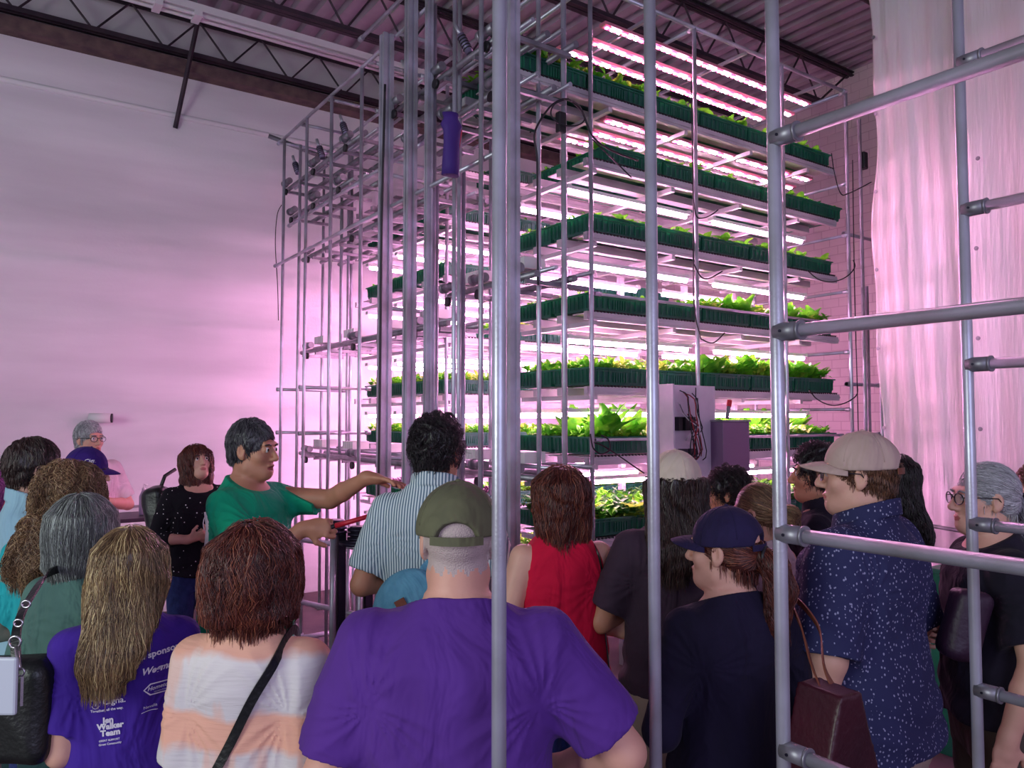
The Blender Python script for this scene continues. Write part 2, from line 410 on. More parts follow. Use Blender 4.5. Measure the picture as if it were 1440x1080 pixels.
def field_mesh(n,L,W,seed,m,m2=None,name='greens',lx=.46,ly=.33):
    rs=random.Random(seed); V=[];F=[];mi=[]
    for k in range(n):
        x,y=rs.uniform(-lx/2,lx/2),rs.uniform(-ly/2,ly/2); l=L*rs.uniform(.5,1.15); a=rs.uniform(0,6.28); f0=len(F)
        hh=l*rs.uniform(.2,.55)
        for q in range(rs.choice((1,2,2,3))): leaf(V,F,(x,y,hh),a+q*2.1,rs.uniform(.3,1.3),l*.6,W*rs.uniform(.7,1.2),.8,3,2)
        b=len(V); V+= [(x-.001,y,0),(x+.001,y,0),(x+.001,y,hh+.004),(x-.001,y,hh+.004)]; F.append((b,b+1,b+2,b+3))
        mi+= [1 if (m2 and math.sin(x*14+seed)+rs.uniform(-.6,.6)>.35) else 0]*(len(F)-f0)
    me=bpy.data.meshes.new(name); me.from_pydata(V,[],F); me.materials.append(m)
    if m2: me.materials.append(m2); me.polygons.foreach_set('material_index',mi)
    me.update(); return me
SEED=[plant_mesh(5,.07,.045,s,LEAF,.4,1.2) for s in range(4)]
LETT=[plant_mesh(10,.17,.10,10+s,LEAF,.75,1.45) for s in range(4)]
BIGL=[plant_mesh(12,.22,.12,20+s,LEAF,.8,1.5,.5) for s in range(4)]
FRIL=[plant_mesh(16,.12,.065,30+s,LEAFY,.3,1.4,1.1) for s in range(3)]
def greens(key,*a):
    return [field_mesh(*((a[0],a[1],a[2],40+s)+a[3:])) for s in range(2)]
G_SHORT=greens('s',150,.05,.022,LEAF,LEAFD); G_MED=greens('m',230,.10,.03,LEAF,LEAFY); G_DARK=greens('d',260,.13,.04,LEAFD,LEAF); G_PUR=greens('p',260,.07,.022,LEAFP); G_TALL=greens('t',260,.15,.028,LEAF,LEAFY)
def put(me,x,y,z,name,label,cat,group,kind=None,s=1):
    o=bpy.data.objects.new(name,me); COL.objects.link(o); o.location=(x,y,z); o.rotation_euler=(0,0,random.uniform(0,6.28) if kind is None else random.choice((0,PI))); o.scale=(s,s,s)
    tag(o,label,cat,group,kind); return o
tiern=['top','second','third','fourth','fifth','sixth','seventh','lowest']
for i,z in enumerate(TZ):
    TN=tiern[i]+(' tier' if i in (0,7) else ' tier from the top')
    xs=[XL+.255+.505*k+(.14 if i==1 else 0) for k in range(5)]
    if i==0: xs=[xs[0]-.505]+xs
    for k,x in enumerate(xs):
        for r,y in enumerate((3.69,4.07)):
            where='front row' if r==0 else 'second row'
            place_tray(x,y,z,'green tray, %s from the near corner, %s, %s'%(ordn(k),where,TN),'trays on the long side of the %s'%TN)
            zs=z+(.098 if i<3 else .086)
            gl='greens in the %s tray of the %s, %s'
            if i==0:
                me=G_SHORT[k%2]
                put(me if k>1 else G_MED[k%2],x,y,zs,'sprouting_greens','short %s greens in %s %s tray,  top tier'%('bright' if k>1 else 'dull brownish',ordn(k),where),'plants','sprouts on the top tier','stuff')
            elif i in (1,2): put(G_SHORT[(k+r)%2],x,y,zs,'sprouting_greens','short sparse greens in %s %s tray,  %s'%(ordn(k),where,TN),'plants','sprouts on the %s'%TN,'stuff')
            elif i==3: put(G_SHORT[k%2] if k<2 else G_MED[k%2],x,y,zs,'sprouting_greens','pale sprouts in %s %s tray,  %s'%(ordn(k),where,TN),'plants','sprouts on the %s'%TN,'stuff')
            elif i==4: put(G_MED[k%2] if k<2 else G_TALL[k%2],x,y,zs,'sprouting_greens','grassy greens in %s %s tray,  %s'%(ordn(k),where,TN),'plants','sprouts on the %s'%TN,'stuff')
            elif i==5: put(G_MED[k%2],x,y,zs,'sprouting_greens','bright sprouts in %s %s tray,  %s'%(ordn(k),where,TN),'plants','sprouts on the %s'%TN,'stuff')
            else: put(G_DARK[k%2],x,y,zs,'sprouting_greens','dense dark greens in %s %s tray,  %s'%(ordn(k),where,TN),'plants','dense greens on the %s'%TN,'stuff')
    # single plants
    def row(n,x0,x1,meshes,name,lab,ys=(3.60,3.78,3.98),s0=.85,s1=1.15):
        for k in range(n):
            x=x0+(x1-x0)*(k+.5)/n+random.uniform(-.03,.03)
            put(random.choice(meshes),x,random.choice(ys)+random.uniform(-.03,.03),z+(.10 if i<3 else .085),name,lab,'plant',lab.split(' on ')[0]+'s on the '+TN,None,random.uniform(s0,s1))
    if i==0: row(26,3.3,5.46,SEED,'seedling','round-leaved bright green seedling on the top tier',ys=(3.54,3.58,3.70),s0=.9,s1=1.5)
    if i==1: row(20,3.1,5.46,SEED,'seedling','tiny bright seedling on the second tier from the top',ys=(3.54,3.58,3.70),s0=.8,s1=1.3)
    if i==2: row(26,3.1,5.46,SEED,'seedling','round-leaved green seedling on the third tier from the top',ys=(3.54,3.58,3.70),s0=.9,s1=1.5)
    if i==3:
        row(8,3.1,4.2,SEED,'seedling','small seedling on the fourth tier from the top'); row(18,4.3,5.46,LETT,'lettuce_plant','leafy green lettuce on the right half of the fourth tier')
    if i==4:
        row(20,4.0,5.46,LETT,'lettuce_plant','upright leafy lettuce on the right part of the fifth tier',s0=.8,s1=1.1)
    if i==5:
        row(14,3.05,4.15,BIGL,'bok_choy_plant','large glossy bok choy on the sixth tier left of the control boards'); row(14,4.5,5.46,BIGL,'bok_choy_plant','large leafy bok choy on the right end of the sixth tier',s0=.7,s1=1)
    if i==6:
        row(22,3.05,4.6,FRIL,'frilly_lettuce_plant','frilly yellow-green lettuce on the seventh tier',ys=(3.58,3.7,3.85),s0=.9,s1=1.3)
    # back lane: column of trays at the left face and first row facing the gap
    full = i in (2,4,5,6,7,1)
    if full:
        for k,y in enumerate((5.4,5.78,6.16,6.54,6.72)[:4]):
            place_tray(3.19,y+.02,z,'green tray, %s from the gap on the left face, %s'%(ordn(k),TN),'trays on the left face of the %s'%TN,PI/2 if False else 0).location.x=3.26
            me={1:G_SHORT,2:G_SHORT,4:G_MED,5:G_MED,6:G_PUR,7:G_DARK}[i][k%2]
            put(me,3.26,y+.02,z+.086,'sprouting_greens','%s greens, %s tray of left face, %s'%({6:'dark purple'}.get(i,'young'),ordn(k),TN),'plants','greens on the left face of the %s'%TN,'stuff')
    for k in range(1,5):
        place_tray(XL+.255+.505*k,5.42,z,'green tray in the back lane, %s, %s from left face'%(TN,ordn(k)),'back lane trays of the %s'%TN)
        put((G_SHORT if i<3 else G_MED)[k%2],XL+.255+.505*k,5.42,z+.086,'sprouting_greens','young greens in the back lane, %s, %s tray from left face'%(TN,ordn(k)),'plants','back lane greens of the %s'%TN,'stuff')
# ------------------------------------------------------------------ LED lights
def led_bar(L,n=None):
    t=empty('grow_light'); h=MB().bb((0,-.022,0),(L,.022,.022)); h.bb((0,-.026,.0),(.03,.026,.028)); h.bb((L-.03,-.026,0),(L,.026,.028)); h.build('housing',WHITEP,t)
    MB().tube([(.03,0,-.012),(L-.03,0,-.012)],.016,12).build('light_tube',LED,t,smooth=True); return t
def led_row(L):
    t=empty('grow_light_row'); MB().bb((0,-.03,0),(L,.03,.02)).build('housing',mat('pinkish_light_housing',(200,120,140),.5),t)
    a=MB();x=.04;k=0; a.cur=2; a.bb((.01,-.013,-.002),(L-.01,.013,0))
    while x<L-.04:
        a.cur=0 if k%3 else 1; a.box((x,0,-.005),(.022,.022,.010)); x+=.052; k+=1
    a.build('diode_strip',[LEDW,LEDR,WHITEP],t); return t
p1=led_row(2.22); used=False
for zi,(z,nm) in enumerate(((4.37,'above the top tier'),(3.75,'under the top tier'))):
    for k,(y,x0) in enumerate(((3.66,3.26),(3.87,3.34),(4.07,3.22))):
        t=p1 if not used else copy_tree(p1); used=True; t.location=(x0,y,z)
        tag(t,'%s row of separate pink-white diodes %s'%(('front','middle','rear')[k],nm),'grow light','diode rows %s'%nm)
p2=led_bar(1.1); used=False
for i in range(1,7):
    z=TZ[i]-.165
    for k,y in enumerate((3.66,4.16,5.45,6.0,6.6)):
        for q,x0 in enumerate((2.95,4.28)):
            t=p2 if not used else copy_tree(p2); used=True; t.location=(x0,y,z)
            tag(t,'glowing light bar under the %s tier, %s line from front, %s half'%(tiern[i],ordn(k),('left','right')[q]),'grow light','light bars under the %s tier'%tiern[i])
            mb=MB(); 
# hanger rods for light rows
for x in (3.5,4.4,5.3):
    R(MB().bb((x-.01,3.42,4.40),(x+.01,4.32,4.42)),'light_hanger',ALU)
# ------------------------------------------------------------------ lift towers on the left side
lift=empty('tray_lift',(2.25,3.0,0)); tag(lift,'aluminium tray lift framework standing along the rack\'s left side','lift frame')
L_=lift
def lpost(px,X,z1=TOPZ,z0=0,w=None,r=PR):
    d=on_x(px,X); x,y=gp(px,d)
    if w: slotpost(x,y,z0,z1,w,'post',L_)
    else: post(x,y,z0,z1,r,'post',L_)
    return (x,y)
for px in (395,427,462,505): lpost(px,2.28)
lpost(418,2.34,4.3); lpost(613,2.32,3.3); lpost(651,2.4,3.35)
for px in (452,488,532): lpost(px,2.75)
lpost(478,2.6,3.9,.9)
lpost(540,2.22,TOPZ,0,.075); lpost(575,2.22,TOPZ+.1,0,.065); lpost(720,2.12,4.8,0,.058); lpost(601,2.24,TOPZ,0,.04); lpost(609,2.3); 
lpost(638,2.28); lpost(645,2.36); lpost(676,2.22,4.7); lpost(758,2.62,4.7); lpost(794,2.72,4.7,r=.0165)
lpost(690,2.9,4.0); lpost(703,2.6,4.0)
for (X,y0,y1,z) in ((2.28,3.0,7.15,TOPZ),(2.75,4.9,7.2,TOPZ),(2.25,3.3,7.1,3.25),(2.75,3.4,5,TOPZ+.0),(2.25,2.9,5.2,4.62),(2.34,4.3,7.0,3.62)):
    bar((X,y0,z),(X,y1,z),name='side_pipe',parent=L_)
for y in (7.1,6.55,5.9,5.1,4.6,3.6): bar((2.28,y,TOPZ),(2.75,y,TOPZ),name='cross_pipe',parent=L_)
for y in (7.1,6.5): bar((2.28,y,2.1),(2.95,y,2.1),name='cross_pipe',parent=L_); bar((2.28,y,1.7),(2.95,y,1.7),name='cross_pipe',parent=L_)
for z in (3.55,2.6,1.55,.35): bar((2.28,4.9,z),(2.95,4.9,z),name='cross_pipe',parent=L_)
# base frame at the floor
for (a,b) in (((2.0,5.75,.92),(2.3,4.9,.92)),((1.95,6.0,.1),(2.3,4.7,.1)),((2.75,6.0,.1),(2.75,4.7,.1)),((1.95,6.0,.1),(2.75,6.0,.1)),((2.3,4.9,.1),(2.9,4.9,.1)),((1.95,6.0,.45),(2.3,4.9,.45))):
    bar(a,b,.02,'base_pipe',L_)
for (x,y) in ((2.4,5.75),(2.62,5.9),(2.2,5.2),(2.5,5.3),(2.35,5.45)): post(x,y,0,.95,.014,'short_post',L_)
# carriages: bundles of bars along Y
CARR=[]
def carriage(y0,y1,z,x0,x1,label,boxes=0,nb=5):
    t=empty('lift_conveyor',((x0+x1)/2,(y0+y1)/2,z)); tag(t,label,'conveyor','conveyor carriages on the lift')
    for k in range(nb):
        x=x0+(x1-x0)*k/(nb-1); zz=z+(.05 if k%2 else 0)
        R(MB().tube([(x,y0,zz),(x,y1,zz)],.02 if k%2==0 else .013,12),'rail',ALU if k%2 else ALUD,t,True)
    y=y0+.08
    while y<y1: R(MB().bb((x0-.02,y-.012,z-.045),(x1+.02,y+.012,z-.02)),'cross_bar',ALUD,t); y+=.33
    for k in range(3):
        y=y0+(y1-y0)*(.12+.38*k)
        mb=MB().tube([(x0-.03,y,z+.05),(x0-.03,y+.12,z+.05)],.028,14); mb.tube([(x0-.03,y+.12,z+.05),(x0-.03,y+.15,z+.05)],.034,14)
        R(mb,'roller',ALUD,t,True)
        R(MB().lathe([(.03,-.01),(.03,.01)],c=(x0-.05,y+.05,z-.05),n=16,M=Matrix.Rotation(PI/2,3,'Y')),'wheel',BLACKP,t,True)
    for k in range(boxes):
        y=y0+(y1-y0)*(k+.4)/boxes
        mb=MB(); 
        for q in range(5): mb.bb((x0+.05,y+q*.045,z+.07),(x0+.2,y+q*.045+.038,z+.135))
        R(mb,'white_box',WHITEP,t)
    return t
carriage(5.3,7.15,3.98,2.35,2.75,'upper conveyor carriage at the far end of the lift near the wall')
carriage(5.6,7.1,3.72,2.4,2.7,'bare conveyor carriage just below the upper one near the wall',nb=4)
carriage(3.25,4.75,3.92,2.3,2.7,'upper conveyor carriage at the near end of the lift')
carriage(3.3,4.6,3.66,2.35,2.7,'second conveyor carriage at the near end of the lift',nb=4)
carriage(4.5,7.2,3.36,2.55,2.92,'conveyor carriage on the lift level with the second tier')
carriage(3.35,4.3,2.62,2.5,2.9,'short near conveyor carriage with white boxes level with the fourth tier',2,4)
carriage(4.4,7.2,2.46,2.55,2.92,'long conveyor carriage with white boxes level with the fourth tier',4,4)
carriage(4.4,7.2,1.50,2.55,2.92,'long conveyor carriage with white boxes level with the sixth tier',4,4)
carriage(3.35,4.3,1.50,2.5,2.9,'short near conveyor carriage with white boxes level with the sixth tier',2,4)
# hanging shock cylinders
def cyl(px,py,X,dx,dz,label,ln=.14):
    d=on_x(px,X); x,y=gp(px,d); z=hz(py,d); t=empty('spring_damper',(x,y,z)); tag(t,label,'damper')
    M=Vector((dx,-.3,dz)).normalized()
    MB().tube([(0,0,0),M*ln*.6],.012,10).build('rod',ALU,t,smooth=True)
    MB().tube([M*ln*.5,M*ln*1.3],.024,12).build('body',mat('damper_grey',(120,112,140),.4,.4),t,smooth=True)
    mb=MB(); [mb.tube([M*ln*(.6+.12*k),M*ln*(.64+.12*k)],.028,12) for k in range(5)]; mb.build('ring',BLACKP,t,smooth=True)
cyl(474,155,2.3,.2,-1,'slanted spring damper on the top pipe near the far end of the lift'); cyl(407,214,2.3,.2,-1,'slanted spring damper at the far top corner of the lift'); cyl(441,190,2.3,.2,-1,'middle slanted spring damper along the top of the lift')
cyl(637,20,2.25,.4,-1,'large grey spring damper at the top of the lift',.16); cyl(562,75,2.25,.4,-1,'dark tipped damper under the ceiling beside the thick slotted post',.13)
# pulleys on short posts
for px,py,lab in ((471,737,'dark double pulley on a short post under the red hand tool'),(509,748,'wider dark pulley on a short post beside the striped shirt')):
    d=5.0; x,y=gp(px,d); z=hz(py,d); t=empty('pulley_post',(x,y,0)); tag(t,lab,'pulley')
    MB().tube([(0,0,0),(0,0,z-.05)],.022,14).build('post',ALU,t,smooth=True)
    MB().bb((.025,-.03,0),(.075,.03,z-.05)).build('channel',WHEEL,t)
    w=.09 if px<500 else .10
    mb=MB()
    prof=[]
    for q in range(3): prof += [(w,z-.05+q*.028),(w,z-.035+q*.028),(w*.8,z-.03+q*.028),(w*.8,z-.024+q*.028)]
    if px>500: prof=[(w*1.35,z-.07),(w*1.35,z-.05),(w*.6,z-.045)]+[(r*.85,zz+.01) for r,zz in prof]
    mb.lathe([(.01,prof[0][1])]+prof+[(.01,prof[-1][1])],n=32); mb.build('wheel',WHEEL,t,smooth=True)
# ------------------------------------------------------------------ cloth, control boards, cables
d=4.1; x,y=gp(633,d); z0=hz(232,d); z1=hz(158,d)
PURC=mat('purple_cover_cloth',(62,32,118),.7,bump=.2,bscale=20)
t=empty('hanging_glove',(x,y,z0)); tag(t,'purple cloth glove cover hanging high on the lift','cloth')
mb=MB(); n=14
for k,(zz,ra,rb) in enumerate([(-.04,.05,.034),(.04,.05,.032),(.14,.048,.03),(.2,.05,.035),(.23,.062,.045),(.27,.04,.03),(.30,.05,.03)]):
    for j in range(n):
        a=2*PI*j/n; w=1+.12*math.sin(3*a+k); mb.v.append((ra*w*math.cos(a),rb*w*math.sin(a),zz))
for k in range(6):
    for j in range(n): mb.f.append((k*n+j,k*n+(j+1)%n,(k+1)*n+(j+1)%n,(k+1)*n+j)); mb.m.append(0)
mb.f.append(tuple(range(n))[::-1]); mb.m.append(0); mb.f.append(tuple(6*n+j for j in range(n))); mb.m.append(0)
mb.build('cover',PURC,t,smooth=True)
MB().box((.05,.03,.14),(.03,.05,.2),Matrix.Rotation(.15,3,'Y')).build('red_flap',REDP,t,bevel=.01)
def board(px0,px1,py0,py1,y,m,name,label,cat,th=.02,z=None):
    d0=on_y(px0,y);d1=on_y(px1,y);xa,_=gp(px0,d0);xb,_=gp(px1,d1); za=hz(py1,(d0+d1)/2); zb=hz(py0,(d0+d1)/2)
    t=empty(name,((xa+xb)/2,y,za)); tag(t,label,cat); MB().bb((-(xb-xa)/2,-th/2,0),((xb-xa)/2,th/2,zb-za)).build('board',m,t,bevel=.003); return t,(xa+xb)/2,xb-xa,zb-za
cream=mat('white_panel_board',(214,200,214),.5,rgb2=(200,186,202),nscale=6)
t,cx,w,h=board(926,1004,542,700,3.36,cream,'control_panel','white control board with wiring and black relays mounted on the rack\'s front','control panel')
blk=mat('relay_black',(20,18,24),.4)
for k in range(3):
    MB().bb((-.13+.06*k,-.05,h*.60),(-.095+.06*k,-.01,h*.72)).build('relay',blk,t,bevel=.003)
for k in range(2):
    MB().bb((-.10+.09*k,-.04,h*.36),(-.04+.09*k,-.01,h*.44)).build('terminal_block',mat('dark_terminal',(50,40,56),.5),t,bevel=.003)
for k in range(12):
    a=random.uniform(-.14,.05); b=random.uniform(-.06,.10); mb=MB(); P=[]
    for q in range(9):
        u=q/8; P.append((a+(b-a)*u+.02*math.sin(u*9+k),-.045-.05*math.sin(PI*u),h*(.95-.2*(k%3)/3)-u*h*random.uniform(.5,.53)+.05*math.sin(u*5+k)))
    mb.tube(P,.0035,6).build('cable',[RUBBER,mat('red_wire',(150,24,40),.5),mat('white_wire',(200,190,200),.5)][(k%5==1)+2*(k%7==3)],t,smooth=True)
MB().bb((-w/2,-.12,0),(-w/2+.012,0,h)).build('side_board',cream,t)
t,cx,w,h=board(1004,1041,593,662,3.32,mat('mauve_box',(112,82,118),.5),'junction_box','mauve grey junction box beside the control board','box',.14)
MB().bb((-w/2-.005,-.08,h),(w/2+.005,.08,h+.012)).build('lid',ALUD,t)
MB().tube([(-.03,-.02,h+.02),(-.01,-.02,h+.10)],.012,10).build('nozzle',mat('grey_nozzle',(120,116,126),.5),t,smooth=True)
MB().tube([(-.01,-.02,h+.10),(.0,-.02,h+.14)],.016,10).build('red_valve',REDP,t,smooth=True)
def cable(pts,label,X=None,Y=None,r=.0045):
    P=[]
    for px,py in pts:
        d=on_y(px,Y) if Y else on_x(px,X); x,y=gp(px,d); P.append(Vector((x,y,hz(py,d))))
    Q=[]
    for i in range(len(P)-1):
        p0=P[max(0,i-1)];p1=P[i];p2=P[i+1];p3=P[min(len(P)-1,i+2)]
        for k in range(8):
            u=k/8; Q.append(.5*((2*p1)+(p2-p0)*u+(2*p0-5*p1+4*p2-p3)*u*u+(3*p1-p0-3*p2+p3)*u**3))
    Q.append(P[-1]); o=MB().tube(Q,r,6).build('cable',RUBBER,smooth=True); tag(o,label,'cable'); return o
cable([(757,400),(756,300),(756,220),(752,185),(762,160),(780,138),(800,132),(820,150),(835,185),(860,205),(900,221)],'black cable climbing the near post and arching over to the second tier',Y=3.36,r=.006)
cable([(795,132),(780,140),(776,155),(790,168),(812,170),(824,160),(815,140),(800,131)],'black cable coil at the near corner between first and second tiers',Y=3.34)
cable([(835,190),(860,215),(890,245)],'thin black cable sagging below the second tier near corner',Y=3.35)
cable([(1176,210),(1180,240),(1188,268),(1200,268),(1232,252)],'thin black cable looping at the rack\'s top right end',Y=3.38)
cable([(1138,548),(1150,562),(1170,570),(1190,566),(1205,555),(1206,540)],'black cable looping under the fifth tier\'s right end',Y=3.38)
cable([(1140,380),(1155,392),(1175,395),(1195,387),(1206,374),(1204,364)],'black cable looping under the third tier\'s right end',Y=3.38)
cable([(977,100),(978,300),(977,420),(985,470),(990,478),(1002,482),(1010,478),(1020,468)],'black cable on the middle post ending in loops below the fourth tier',Y=3.36)
cable([(978,275),(982,300),(990,304),(1002,300),(1013,292)],'black cable loop on the middle post below the second tier',Y=3.35)
cable([(978,370),(988,388),(1000,390),(1018,380)],'black cable loop on the middle post below the third tier',Y=3.35)
cable([(835,622),(850,628),(880,648),(905,665)],'black cable drooping from near corner at sixth tier',Y=3.36)
cable([(830,610),(834,630),(845,638),(857,632),(855,618),(845,612)],'black cable ring at the near corner at sixth tier',Y=3.35)
cable([(1206,220),(1205,400),(1206,560),(1206,660)],'long black cable running down the right end post',Y=3.39)
cable([(392,285),(386,300),(384,340),(388,400),(390,450)],'thin black cable hanging beside the farthest lift post',X=2.27,r=.004)
cable([(538,110),(535,300),(534,560),(533,700)],'black cable running down the thick slotted post',X=2.16,r=.008)
mbx=on_y(790,3.38); x,y=gp(790,mbx); t=MB().box((x,y,hz(166,mbx)),(.055,.04,.12)).build('power_adapter',BLACKP,bevel=.008); tag(t,'black power adapter hanging in the cable coil at the near corner','adapter')
# pneumatic rail near wall top-left
d=7.2; a=gp(372,7.4); o=MB().tube([(a[0],a[1],hz(185,7.4)),(2.9,7.3,4.42)],.022,10).build('boom_pipe',ALUD,smooth=True); tag(o,'horizontal grey pipe sticking out from the lift\'s far top corner toward the wall','pipe')
d=on_y(1222,3.4)
t=MB().box((5.86,3.42,3.92),(.06,.05,.14)).build('wall_plug_unit',BLACKP,bevel=.01); tag(t,'small black device clamped to the post behind the curtain edge','device')

# ------------------------------------------------------------------ foreground pipe frame
fr=empty('pipe_frame',(*gp(1098,1.51),0)); tag(fr,'pipe frame of rails and two tall posts closest to the camera on the right','pipe frame')
def fpost(px,d,parent,r=.0135):
    x,y=gp(px,d); return R(MB().tube([(x,y,0),(x,y,3.3)],r,20),'post',ALU,parent,True),(x,y)
_,(ax,ay)=fpost(1094,1.52,fr); _,(bx,by)=fpost(1362,1.92,fr,.0132)
def frail(x,y,z,parent,y1=-.9,r=.0132):
    R(MB().tube([(x,y,z),(x,y1,z)],r,18),'rail',ALU,parent,True)
    mb=MB().tube([(x,y+.0,z),(x,y-.055,z)],r*1.38,18); mb.tube([(x,y-.052,z),(x,y-.057,z)],r*1.5,18)
    R(mb,'connector',ALUD,parent,True)
    R(MB().lathe([(.003,0),(.003,.002)],c=(x-r*1.38,y-.02,z),n=10,M=Matrix.Rotation(-PI/2,3,'Y')),'screw',WHEEL,parent)
for py in (190,467,748,1043): frail(ax,ay,hz(py,1.52),fr)
for py in (80,293,513,735,962): frail(bx,by,hz(py,1.92),fr)
for px,d,lab in ((702,1.40,'bright vertical aluminium pipe standing in front of the purple shirt man'),(918,1.70,'vertical aluminium pipe standing in front of the tan cap person in dark shirt')):
    x,y=gp(px,d); o=MB().tube([(0,0,0),(0,0,3.4)],.0135,24).tube([(0,0,0),(0,0,.02)],.03,24).build('standing_pipe',ALU,smooth=True,loc=(x,y,0)); tag(o,lab,'pipe')
# ================================================================== implicit surfaces for people
class Pr:
    __slots__=('f','c','r')
    def __init__(s,f,c,r): s.f=f; s.c=np.asarray(c,float); s.r=r
def A3(v): return np.asarray(v,float)
def cap(a,b,ra,rb=None):
    a=A3(a);b=A3(b);rb=ra if rb is None else rb; ba=b-a; L2=max(1e-9,ba@ba)
    def f(P):
        q=P-a; t=np.clip(q@ba/L2,0,1); return np.linalg.norm(q-t[:,None]*ba,axis=1)-(ra+t*(rb-ra))
    return Pr(f,(a+b)/2,math.sqrt(L2)/2+max(ra,rb))
def cutcap(a,b,ra,rb,ext=0.0):
    a=A3(a);b=A3(b); ba=b-a; L=np.linalg.norm(ba); u=ba/L; c=cap(a,b+u*.06,ra,rb+(rb-ra)*.06/L)
    def f(P): return np.maximum(c.f(P),(P-b)@u)
    return Pr(f,c.c,c.r)
def ell(c,r,M=None):
    c=A3(c); r=A3(r); M=None if M is None else A3(M)
    def f(P):
        q=P-c
        if M is not None: q=q@M
        k0=np.linalg.norm(q/r,axis=1); k1=np.linalg.norm(q/(r*r),axis=1)+1e-9
        return k0*(k0-1)/k1
    return Pr(f,c,max(r))
def stack(zs,ws,ds,ys,e=2.3,xc=None):
    zs=A3(zs);ws=A3(ws);ds=A3(ds);ys=A3(ys)
    zz=np.linspace(zs[0],zs[-1],60)
    def sm(v):
        w=np.interp(zz,zs,v); 
        for _ in range(3): w[1:-1]=(w[:-2]+2*w[1:-1]+w[2:])/4
        return w
    W,D,Y=sm(ws),sm(ds),sm(ys); X=sm(A3(xc)) if xc is not None else None
    def f(P):
        z=P[:,2]; w=np.interp(z,zz,W); d=np.interp(z,zz,D); y=np.interp(z,zz,Y); x=P[:,0]
        if X is not None: x=x-np.interp(z,zz,X)
        m=(np.abs(x/w)**e+np.abs((P[:,1]-y)/d)**e)**(1/e)
        a=(m-1)*np.minimum(w,d)
        return np.maximum(a,np.maximum(zs[0]-z,z-zs[-1]))
    h=(zs[-1]-zs[0])/2
    return Pr(f,(0,float(np.mean(ys)),(zs[0]+zs[-1])/2),math.hypot(h,max(ws)*1.1)+max(np.abs(ys)))
def dil(p,a):
    return Pr(lambda P:p.f(P)-a,p.c,p.r+a)
def xf(p,R,t):
    """place a local primitive: world = R q + t"""
    R=A3(R);t=A3(t)
    return Pr(lambda P:p.f((P-t)@R),R@p.c+t,p.r)
def evalf(F,P,big=False):
    D=np.full(len(P),1.0)
    mg=.35 if big else .09
    for p,op,k in F:
        if op=='i': D=np.maximum(D,p(P)); continue
        if op=='d': D=D+p(P); continue
        m=((P-p.c)**2).sum(1)<(p.r+mg+k)**2
        if not m.any(): continue
        v=p.f(P[m]); a=D[m]
        if op=='u':
            h=np.maximum(k-np.abs(a-v),0)/max(k,1e-6); D[m]=np.minimum(a,v)-h*h*k*.25
        else:
            v=-v; h=np.maximum(k-np.abs(a-v),0)/max(k,1e-6); D[m]=np.maximum(a,v)+h*h*k*.25
    return D
